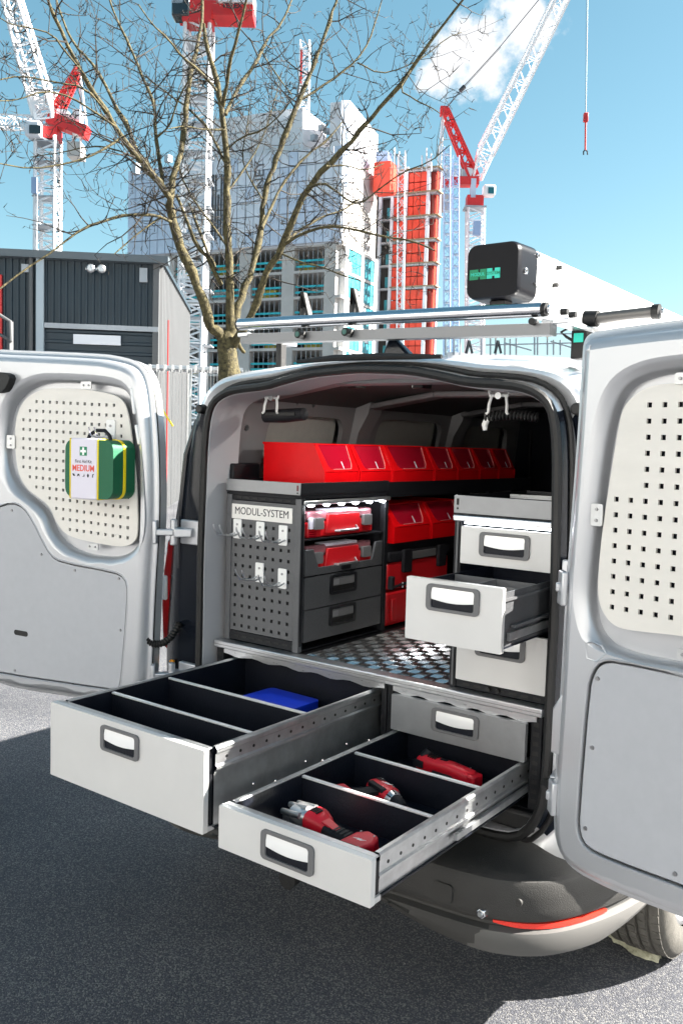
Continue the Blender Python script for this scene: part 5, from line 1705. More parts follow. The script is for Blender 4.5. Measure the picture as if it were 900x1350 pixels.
crane_white = mat('crane_white', (0.74, 0.75, 0.77), 0.45, noise=0.05, nscale=1)
crane_red = mat('crane_red', (0.62, 0.03, 0.03), 0.42, noise=0.12, nscale=0.8)
panel_red = mat('red_panel', (0.70, 0.055, 0.025), 0.5, noise=0.12, nscale=0.7)
timber = mat('timber_deck', (0.28, 0.21, 0.13), 0.8, noise=0.2, nscale=2)
cable_m = mat('steel_cable', (0.05, 0.05, 0.055), 0.5)
clad_dark = mat('charcoal_cladding', (0.026, 0.043, 0.057), 0.48, noise=0.12, nscale=0.8, rnoise=0.08)
clad_light = mat('silver_cladding', (0.115, 0.118, 0.122), 0.5, 0.2, noise=0.06, nscale=1)
Z3 = V((0, 0, 1))
def ground_at(u, D):
    p = at(u, 600, D)
    return V((p.x, p.y, 0))
def zat(u, v, D):
    return at(u, v, D).z
def plane_s(u, v, P0, d):
    ang = atan2(d.y, d.x)
    return vplane(u, v, (P0.x, P0.y), ang)

# ---------------- concrete frame tower with screens
K = ground_at(443, 110)
A = (LAT * -0.91 + DEP * 0.41).normalized()
B = (LAT * 0.41 + DEP * 0.91).normalized()
tw = thing('concrete_tower', 'tall concrete building under construction wrapped in pale screens', 'building', K)
zc = plane_s(443, 319, K, A)[1]                      # underside of the screens
FH = 3.15
def P(s, t, z):
    return K + A * s + B * t + Z3 * z
WA, WB = 31.5, 11.2
def tbox(mb, s0, s1, t0, t1, z0, z1):
    mb.obox(P((s0 + s1) / 2, (t0 + t1) / 2, (z0 + z1) / 2), A * ((s1 - s0) / 2), B * ((t1 - t0) / 2), Z3 * ((z1 - z0) / 2))
    return mb
nf = int(zc / FH) + 1
for k in range(nf):
    z = zc - k * FH
    if z < 0.2:
        break
    tbox(MB(), 0.02, WA, 0.02, WB, z - 0.35, z - 0.02).build('floor_slab', concrete, tw)
us = [(428, 443), (372, 388), (316, 331), (264, 277), (218, 230), (172, 184)]
cols = []
for u0, u1 in us:
    s1_, s0_ = plane_s(u0, 330, K, A)[0], plane_s(u1, 330, K, A)[0]
    cols.append((max(0, s0_), s1_))
for s0_, s1_ in cols:
    tbox(MB(), s0_, s1_, 0.0, 1.1, 0, zc - 0.02).build('column', concrete, tw)
    tbox(MB(), s0_, s1_, 8.0, 9.0, 0, zc - 0.36).build('column', concrete, tw)
for t0 in (0.0, 6.0, 10.4):
    tbox(MB(), -0.05, 1.2, t0 + (1.105 if t0 == 0 else 0), t0 + (1.9 if t0 == 0 else 1.0), 0, zc + (0 if t0 else -0.02)).build('column', mat('white_column', (0.66, 0.65, 0.64), 0.7), tw)
tbox(MB(), 7, WA - 1, 9.5, 10, 0, zc - 0.4).build('core_wall', concrete_dark, tw)
rn = random.Random(11)
for k in range(1, nf):
    z = zc - k * FH
    if z < 1.5:
        break
    for (a, b_) in zip(cols, cols[1:]):
        s0_, s1_ = a[1] + 0.1, b_[0] - 0.1
        for hh in (0.55, 1.25):
            tbox(MB(), s0_, s1_, 0.30, 0.36, z + hh - 0.16, z + hh + 0.10).build('safety_net', turq, tw)
        for q_ in range(6):
            s = s0_ + (s1_ - s0_) * (q_ + 0.5) / 6
            tbox(MB(), s - 0.03, s + 0.03, 0.40, 0.46, z, z + FH - 0.36).build('guard_post', steel_grey, tw)
        if rn.random() < 0.55:
            w_ = rn.uniform(1.2, 2.6)
            s = rn.uniform(s0_, s1_ - w_)
            tbox(MB(), s, s + w_, 0.9, 1.6, z, z + rn.uniform(0.7, 1.3)).build('site_load', yellow_m if rn.random() < 0.6 else concrete, tw)
    # right-hand face: glazing film in two bays
    for t0, t1 in ((1.9, 6.0), (7.0, 10.4)):
        for q_ in range(3):
            ta, tb = t0 + (t1 - t0) * q_ / 3 + 0.06, t0 + (t1 - t0) * (q_ + 1) / 3 - 0.06
            for za, zb in ((0.05, 1.3), (1.38, 2.7)):
                tbox(MB(), 0.10, 0.16, ta, tb, z + za, z + zb).build('film_pane', turq_pane if rn.random() < 0.8 else screen_c, tw)
# climbing screens: one panel per frame field
zs_top = plane_s(438, 194, K, A)[1]
sW, sN = WA + 0.2, 26
rows = 6
ph = (zs_top - zc) / rows
pm = {}
for mm in (screen_a, screen_b, screen_c):
    mb = MB().obox((0, 0, 0), A * (sW / sN / 2 - 0.05), B * 0.05, Z3 * (ph / 2 - 0.06))
    me_o = mb.build('screen_panel', mm, tw, local=True)
    pm[mm.name] = me_o.data
    bpy.data.objects.remove(me_o)
for i in range(sN):
    for j in range(rows):
        x_ = rn.random()
        if j == rows - 1 and rn.random() < 0.3:
            mm = screen_c
        else:
            mm = screen_b if (i > 17 or x_ < 0.35) else screen_a
            if i < 9 and x_ > 0.25:
                mm = screen_b if j < 3 else screen_a
        o = bpy.data.objects.new('screen_panel', pm[mm.name])
        scene.collection.objects.link(o)
        c = P((i + 0.5) * sW / sN, -0.35, zc + (j + 0.5) * ph)
        o.location = c - K
        o.parent = tw
tbox(MB(), 0.02, sW, 0.0, 0.25, zc - 0.15, zs_top - 0.3).build('screen_backing', mat('screen_frame', (0.55, 0.58, 0.63), 0.6), tw)
tbox(MB(), 0.3, sW - 0.3, 0.3, WB, zc - 0.02, zs_top - 0.8).build('upper_storeys', concrete, tw)
# black lettering and vertical louvres on the screens
s_, z_ = plane_s(345, 232, K, A)
tm = frame_mtx(P(s_, -0.46, z_), Z3, A)
txt_mid = mat('grey_print', (0.10, 0.10, 0.11), 0.6)
text_mesh('banner_lettering', 'NEY', 1.9, txt_mid, tm, tw, extrude=0.02)
s_, z_ = plane_s(346, 300, K, A)
text_mesh('banner_lettering', 'S', 1.9, txt_mid, frame_mtx(P(s_, -0.46, z_), Z3, A), tw, extrude=0.02)
for k in range(6):
    u = 279 + k * 3.6
    s_, z0_ = plane_s(u, 318 - 6 * (k % 2), K, A)
    s2, z1_ = plane_s(u, 232 + 26 * (k % 3 == 0), K, A)
    tbox(MB(), s_ - 0.09, s_ + 0.09, -0.55, -0.47, z0_, z1_).build('black_louvre', cable_m, tw)
# white wrapped upper storeys set back
def on(u, v, t, s_shift=0):
    q = K + B * t
    return plane_s(u, v, q, A)
s1_, zt = on(272, 160, 4)
s0_, zt2 = on(399, 141, 4)
tbox(MB(), s0_, s1_, 4, 11, zs_top - 1, (zt + zt2) / 2).build('white_sheeted_storey', sheet_white, tw)
tbox(MB(), s0_ - 0.05, s1_, 3.93, 3.98, (zt + zt2) / 2 - 2.2, (zt + zt2) / 2 - 2.05).build('sheet_seam', steel_grey, tw)
# sloping sheeted side to the right of it
qA = [at(399, 141, 113), at(437, 190, 118), at(437, 215, 118), at(399, 215, 113)]
m = MB()
m.add([*qA, *[p + A * 6 + B * 4 for p in qA]], [(0, 1, 2, 3), (4, 7, 6, 5), (0, 4, 5, 1), (1, 5, 6, 2), (2, 6, 7, 3), (3, 7, 4, 0)])
m.build('sheeted_gable', sheet_white, tw, fix=True)
# tall white screen hung on the right-hand face
zt = plane_s(461, 132, K, B)[1]
pts = [at(461, 132, 111), at(498, 178, 123), at(496, 292, 123), at(458, 252, 111)]
off = A * 1.2
m = MB()
m.add([*pts, *[p + A * 2.6 for p in pts]], [(0, 1, 2, 3), (4, 7, 6, 5), (0, 4, 5, 1), (1, 5, 6, 2), (2, 6, 7, 3), (3, 7, 4, 0)])
m.build('hung_screen', sheet_white, tw, fix=True)
pe = [at(450, 132, 110.4), at(460.6, 132, 110.7), at(457.6, 252, 110.7), at(447, 252, 110.4)]
m = MB()
m.add([*pe, *[p + B * 0.5 for p in pe]], [(0, 1, 2, 3), (4, 7, 6, 5), (0, 4, 5, 1), (1, 5, 6, 2), (2, 6, 7, 3), (3, 7, 4, 0)])
m.build('screen_end', screen_b, tw, fix=True)
# stubby plant on the roofline
for u, v0, v1 in ((414, 178, 186), (424, 165, 172), (431, 170, 176), (180, 216, 230), (222, 205, 214)):
    a_ = at(u, v1, 113)
    b_ = at(u, v0, 113)
    MB().bar(a_, b_, 0.7, 0.7).build('roof_post', steel_grey, tw)

# ---------------- red panelled tower
Kr = ground_at(562, 122)
rt = thing('red_tower', 'narrow steel frame tower faced with red panels beside the concrete tower', 'building', Kr)
def PR(s, t, z):
    return Kr + A * s + B * t + Z3 * z
def rbox_(mb, s0, s1, t0, t1, z0, z1):
    mb.obox(PR((s0 + s1) / 2, (t0 + t1) / 2, (z0 + z1) / 2), A * ((s1 - s0) / 2), B * ((t1 - t0) / 2), Z3 * ((z1 - z0) / 2))
    return mb
zr0 = plane_s(562, 222, Kr, A)[1]
fr_h = 30.0 * 122 / FPX
su = lambda u: plane_s(u, 320, Kr, A)[0]
tR = plane_s(577, 320, Kr, B)[0]
nr = int(zr0 / fr_h)
zr_bot = zr0 - nr * fr_h
rbox_(MB(), 0.3, su(518), 0.5, tR - 0.4, 0, zr0 - 0.4).build('shaft_core', mat('red_inside', (0.30, 0.03, 0.02), 0.7), rt)
rbox_(MB(), su(514), su(487), 0.9, tR - 1, 0, zr0 - 1.4).build('dark_core', concrete_dark, rt)
for k in range(nr + 1):
    z = zr0 - k * fr_h
    rbox_(MB(), -0.12, su(499), -0.12, tR, z - 0.28, z).build('floor_beam', steel_grey, rt)
    rbox_(MB(), -0.2, su(516), -0.45, -0.14, z - 0.02, z + 0.10).build('toe_board', timber, rt)
    rbox_(MB(), -0.5, -0.15, -0.3, tR, z - 0.02, z + 0.12).build('toe_board', timber, rt)
    if k == nr:
        break
    cells = [(su(534), su(560)), (su(516), su(533))]
    for (sb, sa), ncol in zip(cells, (3, 2)):
        s_lo, s_hi = min(sa, sb), max(sa, sb)
        for c_ in range(ncol):
            w_ = (s_hi - s_lo) / ncol
            for r_ in range(2):
                hh = (fr_h - 0.45) / 2
                zz = z - fr_h + 0.05 + r_ * (hh + 0.04)
                rbox_(MB(), s_lo + c_ * w_ + 0.04, s_lo + (c_ + 1) * w_ - 0.04, 0.0, 0.06, zz + 0.05, zz + hh - 0.03).build('red_panel', panel_red, rt)
    for c_ in range(3):
        w_ = (tR - 0.5) / 3
        rbox_(MB(), -0.02, 0.04, 0.35 + c_ * w_, 0.35 + (c_ + 1) * w_ - 0.12, z - fr_h + 0.15, z - 0.36).build('red_panel', panel_red, rt)
    if rn.random() < 0.7:
        rbox_(MB(), su(512), su(507), 0.5, 0.6, z - fr_h + 0.2, z - fr_h + 1.6).build('film_pane', turq_pane, rt)
for u in (562, 533.5, 515.5, 500):
    s = su(u)
    rbox_(MB(), s - 0.22, s + 0.22, -0.2, 0.24, 0, zr0 + (1.2 if u > 550 else 0.4)).build('steel_column', screen_a, rt)
rbox_(MB(), -0.22, 0.22, tR - 0.4, tR + 0.04, 0, zr0 + 0.3).build('steel_column', screen_a, rt)
# red cantilevered box and roof posts at its top left
c0 = at(507, 236, 118)
MB().obox(c0, A * 1.15, B * 1.1, Z3 * 1.9).build('red_cabin', panel_red, rt)
MB().obox(c0 + Z3 * 2.6 + A * 0.2, A * 0.8, B * 0.8, Z3 * 0.7).build('blue_crate', steel_blue, rt)
for u, vt in ((520, 195), (526, 200), (534, 198), (556, 205), (562, 195), (568, 202)):
    MB().bar(at(u, 226, 121), at(u, vt, 121), 0.14, 0.14).build('roof_pole', steel_grey, rt)

# ---------------- lattice helper
def lattice(mb, p, q, w, n, side=None, w2=None, bar=0.12, brace=0.07, faces=4):
    p, q = V(p), V(q)
    d = (q - p).normalized()
    sv = V(side) if side is not None else (LAT if abs(d.dot(LAT)) < 0.9 else DEP)
    x = (sv - d * sv.dot(d)).normalized()
    y = d.cross(x)
    w2 = w if w2 is None else w2
    cs = ((-1, -1), (1, -1), (1, 1), (-1, 1))
    def pt(i, c):
        t = i / n
        ww = (w + (w2 - w) * t) / 2
        return p.lerp(q, t) + x * (c[0] * ww) + y * (c[1] * ww)
    for c in cs:
        mb.bar(pt(0, c), pt(n, c), bar)
    for i in range(n):
        for f in range(4):
            a, b = cs[f], cs[(f + 1) % 4]
            if i % 2:
                a, b = b, a
            mb.bar(pt(i, a), pt(i + 1, b), brace)
            if i % 2 == 0:
                mb.bar(pt(i, a), pt(i, b), brace)
    return mb

# ---------------- left luffing crane
D1 = 90
cr = thing('tower_crane', 'white and red tower crane standing behind the dark shed on the left', 'crane', ground_at(61, D1), group='tower cranes over the site')
top = at(64, 182, D1)
lattice(MB(), ground_at(61, D1), top, 1.9, 38, bar=0.26, brace=0.14).build('mast', crane_white, cr)
lattice(MB(), at(60, 150, D1), at(5, -40, D1 - 4), 1.9, 12, w2=1.3, bar=0.22, brace=0.12).build('jib', crane_white, cr)
lattice(MB(), at(62, 160, D1), at(57, 118, D1), 1.6, 4, w2=2.0, bar=0.3, brace=0.16).build('jib_foot', crane_white, cr)
lattice(MB(), at(58, 163, D1), at(-40, 159, D1 + 4), 1.1, 9, w2=1.1, bar=0.14, brace=0.09).build('service_boom', crane_white, cr)
lattice(MB(), at(73, 152, D1), at(105, 90, D1), 0.9, 9, w2=0.5, bar=0.22, brace=0.12).build('a_frame', crane_red, cr)
for u0, v0, u1, v1 in ((105, 92, 108, 160), (105, 92, 115, 168)):
    MB().cyl(at(u0, v0, D1), at(u1, v1, D1), 0.10, n=6).build('pendant', crane_white, cr)
m = MB()
m.bar(at(66, 157, D1), at(116, 176, D1), 1.6, 1.1)
m.build('machinery_deck', crane_red, cr)
m = MB().obox(at(66, 178, D1), LAT * 0.95, DEP * 0.9, Z3 * 0.55)
m.build('slew_ring', crane_red, cr)
m = MB().obox(at(46, 172, D1 - 1), LAT * 0.75, DEP * 0.8, Z3 * 0.75)
m.build('cab', screen_c, cr, bevel=0.2)
m = MB().obox(at(46.5, 170.5, D1 - 1.9), LAT * 0.55, DEP * 0.05, Z3 * 0.4)
m.build('cab_glass', glass_dark, cr)
for k, (u, v, w_, h_) in enumerate(((84, 155, 0.5, 0.6), (94, 161, 0.7, 0.5), (103, 163, 0.35, 1.2))):
    MB().obox(at(u, v, D1), LAT * w_, DEP * 0.6, Z3 * h_).build('winch', crane_white, cr)
MB().obox(at(101, 200, D1), LAT * 0.65, DEP * 0.9, Z3 * 0.7).build('counterweight', concrete, cr)
for u in (97, 107):
    MB().cyl(at(u, 178, D1), at(u - 1, 195, D1), 0.12, n=6).build('hanger', crane_white, cr)
MB().obox(at(46.5, 245, D1 - 1.2), LAT * 0.26, DEP * 0.3, Z3 * 0.75).build('hoist_car', steel_blue, cr)
MB().bar(at(49, 330, D1 - 1.2), at(50, 235, D1 - 1.2), 0.1).build('hoist_rail', crane_white, cr)
m = MB()
for v in (190, 216, 262, 300):
    m.obox(at(62.5, v, D1), LAT * 1.15, DEP * 1.1, Z3 * 0.06)
m.build('mast_landing', steel_grey, cr)

# ---------------- middle crane, mast in front of the tower
D2 = 84
c2 = thing('tower_crane', 'tower crane with a red deck and white lettered counterweight above the tree', 'crane', ground_at(252, D2), group='tower cranes over the site')
lattice(MB(), ground_at(249, D2), at(263, 34, D2), 2.2, 44, bar=0.24, brace=0.15).build('mast', crane_white, c2)
# deck seen from below
dk = MB()
dk.obox(at(285, 18, D2), LAT * 3.45, DEP * 1.2, Z3 * 0.62)
dk.build('machinery_deck', crane_red, c2)
MB().obox(at(262, 26, D2 - 0.4), LAT * 1.3, DEP * 1.1, Z3 * 0.55).build('slew_ring', crane_red, c2)
MB().obox(at(313, 3, D2 - 0.2), LAT * 1.55, DEP * 1.4, Z3 * 0.62).build('counterweight', white_paint, c2)
MB().obox(at(283, 5, D2 - 0.1), LAT * 1.2, DEP * 1.0, Z3 * 0.34).build('sign_board', white_paint, c2)
q = at(306, 7.5, D2 - 1.75)
text_mesh('maker_lettering', 'TEREX', 0.62, txt_dark, frame_mtx(q, LAT, Z3), c2, extrude=0.01, bold=0.02)
MB().obox(at(240, 14, D2 - 0.8), LAT * 0.8, DEP * 0.8, Z3 * 0.8).build('cab', glass_dark, c2, bevel=0.15)
MB().obox(at(236, 2, D2 - 0.8), LAT * 0.5, DEP * 0.8, Z3 * 0.5).build('cab_roof', steel_grey, c2)
m = MB()
for k in range(12):
    m.obox(at(262, 60 + k * 36, D2), LAT * 1.25, DEP * 1.2, Z3 * 0.05)
m.build('mast_landing', steel_grey, c2)

# ---------------- right luffing crane
D3 = 128
c3 = thing('tower_crane', 'white luffing crane with red a-frame and long jib on the right', 'crane', ground_at(625, D3), group='tower cranes over the site')
lattice(MB(), ground_at(624, D3), at(626, 276, D3), 2.2, 40, bar=0.26, brace=0.15).build('mast', crane_white, c3)
lattice(MB(), at(628, 236, D3), at(640, 200, D3 - 1), 1.2, 3, w2=2.0, bar=0.24, brace=0.14).build('jib_foot', crane_white, c3)
lattice(MB(), at(640, 200, D3 - 1), at(760, -45, D3 - 14), 2.0, 15, w2=1.5, bar=0.26, brace=0.10).build('jib', crane_white, c3)
lattice(MB(), at(624, 236, D3), at(586, 146, D3), 1.3, 10, w2=0.9, bar=0.34, brace=0.18).build('a_frame', crane_red, c3)
MB().obox(at(585, 147, D3), LAT * 0.55, DEP * 0.5, Z3 * 0.6).build('sheave_head', crane_red, c3)
for u0, v0, u1, v1 in ((583, 150, 576, 232), (585, 150, 580, 232)):
    MB().cyl(at(u0, v0, D3), at(u1, v1, D3), 0.12, n=6).build('pendant', crane_white, c3)
m = MB()
m.bar(at(577, 240, D3), at(630, 240, D3), 1.8, 1.1)
m.build('machinery_deck', crane_red, c3)
for k, (u, w_, h_) in enumerate(((584, 0.6, 0.7), (592, 0.5, 0.5), (602, 0.7, 0.7), (611, 0.6, 0.6), (618, 0.4, 0.9))):
    MB().obox(at(u, 231, D3), LAT * w_, DEP * 0.7, Z3 * h_).build('winch', steel_grey if k % 2 else crane_white, c3)
MB().obox(at(625, 267, D3), LAT * 1.15, DEP * 1.0, Z3 * 0.8).build('slew_ring', crane_red, c3)
MB().obox(at(625, 275, D3), LAT * 1.5, DEP * 1.4, Z3 * 0.1).build('mast_landing', steel_grey, c3)
MB().obox(at(623, 249, D3 - 0.5), LAT * 0.35, DEP * 0.5, Z3 * 1.3).build('deck_cabinet', screen_b, c3)
MB().obox(at(644, 252, D3 - 1), LAT * 0.85, DEP * 0.8, Z3 * 0.75).build('cab', white_paint, c3, bevel=0.25)
MB().obox(at(647, 251, D3 - 1.85), LAT * 0.42, DEP * 0.06, Z3 * 0.42).build('cab_glass', mat('teal_glass', (0.02, 0.14, 0.17), 0.1), c3)
MB().obox(at(587, 268, D3), LAT * 0.75, DEP * 0.8, Z3 * 1.1).build('counterweight', concrete, c3)
MB().obox(at(628, 301, D3 - 1.6), LAT * 0.5, DEP * 0.3, Z3 * 0.95).build('hoist_car', steel_blue, c3)
# luffing rope from the a-frame up to the jib end, sheave half way
MB().tube([at(584, 147, D3), at(609, 116, D3 - 3), at(660, 60, D3 - 8), at(730, -25, D3 - 13)], 0.055, 6).build('luffing_rope', cable_m, c3)
MB().tube([at(588, 143, D3), at(609, 118, D3 - 3), at(660, 62, D3 - 8)], 0.035, 6).build('luffing_rope', cable_m, c3)
MB().cyl(at(606, 120, D3 - 3), at(612, 114, D3 - 3), 0.3, n=8).build('rope_sheave', cable_m, c3)
# hoist rope and hook block
D4 = D3 - 40
for du in (-1.2, 1.2):
    MB().cyl(at(774 + du, -60, D4), at(771.5 + du * 0.4, 150, D4), 0.022, n=5).build('hoist_rope', steel_grey, c3)
MB().obox(at(771.5, 155, D4), LAT * 0.22, DEP * 0.2, Z3 * 0.42).build('hook_block', crane_red, c3, bevel=0.06)
MB().cyl(at(771.5, 159, D4), at(771, 198, D4), 0.10, n=8).build('hook_link', crane_red, c3)
MB().tube([at(771, 197, D4), at(768.5, 200, D4), at(768.6, 204, D4)], 0.07, 6).build('hook', cable_m, c3)
MB().tube([at(771, 197, D4), at(773.6, 200, D4), at(773.8, 204, D4)], 0.07, 6).build('hook', cable_m, c3)

# ---------------- passenger hoist masts between the towers
for k, (u, vt, D, lab_) in enumerate(((589, 194, 118, 'blue-grey lattice hoist mast, left of the pair right of the red tower'), (600.5, 206, 119, 'blue-grey lattice hoist mast, right of the pair right of the red tower'))):
    hm = thing('hoist_mast', lab_, 'hoist mast', ground_at(u, D), group='hoist masts beside the red tower')
    lattice(MB(), ground_at(u - 1, D), at(u, vt, D), 0.75, 44, bar=0.10, brace=0.06).build('mast_lattice', steel_blue, hm)
    m = MB()
    for v in range(int(vt) + 10, 470, 15):
        m.obox(at(u - 0.3, v, D), LAT * 0.42, DEP * 0.3, Z3 * 0.09)
    m.build('mast_rungs', screen_a, hm)
hm = thing('hoist_mast', 'grey lattice hoist mast climbing the face of the red tower', 'hoist mast', ground_at(527, 117), group='hoist masts beside the red tower')
lattice(MB(), ground_at(526, 117), at(529, 204, 117), 0.85, 40, bar=0.11, brace=0.06).build('mast_lattice', screen_c, hm)
hm = thing('roof_mast', 'slim red and white lattice mast on the roof of the concrete tower', 'mast', at(402, 150, 125))
lattice(MB(), at(401, 150, 125), at(402, 55, 125), 1.2, 14, bar=0.2, brace=0.1).build('mast_lattice', crane_white, hm)
MB().bar(at(396, 110, 124.4), at(397, 66, 124.4), 0.3).build('red_rail', crane_red, hm)

# ---------------- low white deck with guard rails behind the van roof
ld_ = thing('site_deck', 'low white site deck with grey guard rails seen above the van roof', 'deck', ground_at(660, 40))
zd = zat(660, 466, 40)
p0, p1 = ground_at(585, 40), ground_at(765, 41)
ax = (p1 - p0)
m = MB().obox(p0.lerp(p1, 0.5) + DEP * 2 + Z3 * (zd / 2), ax * 0.5, DEP * 2, Z3 * (zd / 2))
m.build('deck_body', sheet_white, ld_)
for u, vt in ((587, 436), (598, 438), (606, 436), (634, 432), (646, 440), (653, 428), (665, 436), (672, 447), (680, 446), (704, 438), (708, 436), (721, 436), (729, 448), (738, 448)):
    MB().bar(at(u, 468, 40), at(u, vt, 40), 0.06).build('rail_post', steel_grey, ld_)
for (u0, v0, u1, v1) in ((585, 442, 760, 440), (664, 452, 700, 462), (704, 438, 722, 437), (640, 455, 765, 452), (725, 450, 765, 462)):
    MB().bar(at(u0, v0, 40), at(u1, v1, 40), 0.06).build('guard_rail', steel_grey, ld_)
for u in (645, 721):
    MB().bar(at(u, 444, 39.8), at(u, 437, 39.8), 0.14).build('yellow_band', yellow_m, ld_)
for u in (618, 656):
    a_, b_, c_ = at(u - 4, 466, 39.5), at(u, 449, 39.5), at(u + 4, 466, 39.5)
    MB().bar(a_, b_, 0.09).bar(b_, c_, 0.09).build('trestle', cable_m, ld_)

# ---------------- dark shed on the left
G0 = ground_at(207, 18.3)
WD = -(LAT * 1.0 + DEP * 0.09).normalized()             # along the front wall, to the left
SD = (DEP * 1.0 - LAT * 0.09).normalized()              # back along the side wall
NW = V((WD.y, -WD.x, 0))
if NW.dot(CAM - G0) < 0:
    NW = -NW
ws = thing('dark_shed', 'charcoal corrugated shed with white sign board and twin floodlights', 'shed', G0)
zt = plane_s(150, 344, G0, WD)[1]
sD = lambda u, v=400: plane_s(u, v, G0, WD)
def corrug(s0, s1, z0, z1, pitch, depth, horizontal=False):
    m = MB()
    if not horizontal:
        n = max(2, int((s1 - s0) / pitch))
        prof = []
        for k in range(n):
            s = s0 + (s1 - s0) * k / n
            w_ = (s1 - s0) / n
            prof += [(s, 0), (s + w_ * 0.62, 0), (s + w_ * 0.70, depth), (s + w_ * 0.92, depth)]
        prof.append((s1, 0))
        m.loft([[G0 + WD * s + NW * d + Z3 * z for s, d in prof] for z in (z0, z1)], False, False)
    else:
        n = max(2, int((z1 - z0) / pitch))
        prof = []
        for k in range(n):
            z = z0 + (z1 - z0) * k / n
            w_ = (z1 - z0) / n
            prof += [(z, 0), (z + w_ * 0.62, 0), (z + w_ * 0.70, depth), (z + w_ * 0.92, depth)]
        prof.append((z1, 0))
        m.loft([[G0 + WD * s + NW * d + Z3 * z for z, d in prof] for s in (s0, s1)], False, False)
    return m
sa, zm = sD(207, 432)
sb = sD(60, 400)[0]
zmid = sD(130, 432)[1]
corrug(0.0, sb, zmid, zt, 0.13, 0.035).build('upper_cladding', clad_dark, ws, sharp=20)
corrug(0.0, sb, 0.0, zmid - 0.06, 0.20, 0.03, True).build('lower_cladding', clad_dark, ws, sharp=20)
corrug(sb + 0.16, sb + 9, 0.0, zt, 0.13, 0.035).build('side_cladding', clad_dark, ws, sharp=20)
bk = MB().obox(G0 + WD * 5.5 + SD * 3.6 + Z3 * (zt / 2), WD * 5.5, SD * 3.4, Z3 * (zt / 2 - 0.05))
bk.build('shed_body', clad_dark, ws)
MB().obox(G0 + WD * (sb / 2) + NW * 0.04 + Z3 * zmid, WD * (sb / 2), NW * 0.05, Z3 * 0.05).build('flashing_strip', steel_grey, ws)
MB().obox(G0 + WD * 5.6 + NW * 0.08 + Z3 * (zt + 0.03), WD * 5.8, NW * 0.16, Z3 * 0.07).build('roof_edge', mat('dark_flashing', (0.10, 0.12, 0.135), 0.45), ws)
MB().obox(G0 + WD * 5.5 + SD * 3.4 + Z3 * (zt + 0.02), WD * 5.6, SD * 3.6, Z3 * 0.04).build('roof', clad_dark, ws)
MB().obox(G0 + WD * (sb + 0.08) + NW * 0.05 + Z3 * (zt / 2), WD * 0.075, NW * 0.06, Z3 * (zt / 2)).build('corner_trim', mat('pale_flashing', (0.36, 0.42, 0.47), 0.4, 0.3), ws)
MB().cyl(G0 + WD * (sb + 0.26) + NW * 0.08, G0 + WD * (sb + 0.26) + NW * 0.08 + Z3 * zt, 0.045).build('downpipe', clad_light, ws)
MB().obox(G0 + WD * 0.05 + NW * 0.03 + Z3 * (zt / 2), WD * 0.06, NW * 0.05, Z3 * (zt / 2)).build('corner_trim', clad_light, ws)
# sign board, vents
s0_, z0_ = sD(160, 456)
s1_, z1_ = sD(98, 441)
MB().obox(G0 + WD * ((s0_ + s1_) / 2) + NW * 0.06 + Z3 * ((z0_ + z1_) / 2), WD * ((s1_ - s0_) / 2), NW * 0.02, Z3 * ((z1_ - z0_) / 2)).build('sign_board', mat('lilac_white', (0.86, 0.85, 0.88), 0.5), ws)
for u0, v0, u1, v1 in ((185, 354, 195, 373), (30, 349, 40, 360)):
    a_, b_ = sD(u0, v0), sD(u1, v1)
    MB().obox(G0 + WD * ((a_[0] + b_[0]) / 2) + NW * 0.06 + Z3 * ((a_[1] + b_[1]) / 2), WD * (abs(a_[0] - b_[0]) / 2), NW * 0.03, Z3 * (abs(a_[1] - b_[1]) / 2)).build('wall_vent', steel_grey, ws)
fl = sD(130, 357)
MB().bar(G0 + WD * (fl[0] - 0.18) + NW * 0.16 + Z3 * fl[1], G0 + WD * (fl[0] + 0.22) + NW * 0.16 + Z3 * fl[1], 0.04).build('lamp_bracket', galv, ws)
for du in (-0.11, 0.10):
    c_ = G0 + WD * (fl[0] + du) + NW * 0.24 + Z3 * (fl[1] - 0.01)
    MB().tube([c_ - NW * 0.08, c_ - NW * 0.03, c_ + NW * 0.06, c_ + NW * 0.09], [0.03, 0.075, 0.085, 0.06], 14).build('flood_lamp', galv, ws)
# red door with rail on the far left
a_, b_ = sD(4, 363), sD(-60, 460)
MB().obox(G0 + WD * ((a_[0] + b_[0]) / 2) + NW * 0.05 + Z3 * (a_[1] / 2), WD * (abs(a_[0] - b_[0]) / 2), NW * 0.03, Z3 * (a_[1] / 2)).build('red_door', crane_red, ws)
# side wall of pale cladding
m = MB()
n = 26
Ls = 7.0
prof = []
for k in range(n):
    s = Ls * k / n
    w_ = Ls / n
    prof += [(s, 0), (s + w_ * 0.5, 0), (s + w_ * 0.6, 0.06), (s + w_ * 0.9, 0.06)]
prof.append((Ls, 0))
m.loft([[G0 + SD * s - WD * d + Z3 * z for s, d in prof] for z in (0, zt)], False, False)
m.build('pale_side_wall', clad_light, ws, sharp=20)
for s in (0.9,):
    MB().cyl(G0 + SD * s - WD * 0.10, G0 + SD * s - WD * 0.10 + Z3 * (zt * 0.80), 0.014).build('red_pipe', crane_red, ws)
hr = thing('hand_rail', 'galvanised hand rail with brackets beside the red shed door', 'hand rail', ground_at(14, 17))
MB().tube([at(-10, 409, 17), at(14, 424, 17), at(15, 450, 17)], 0.035, 8).build('rail', clad_light, hr)
MB().tube([at(-10, 436, 17), at(14, 448, 17)], 0.03, 8).build('rail', clad_light, hr)
MB().bar(at(14, 424, 17.05), ground_at(14, 17.05), 0.08).build('rail_post', clad_light, hr)
mb_ = at(39, 464, 17.6)
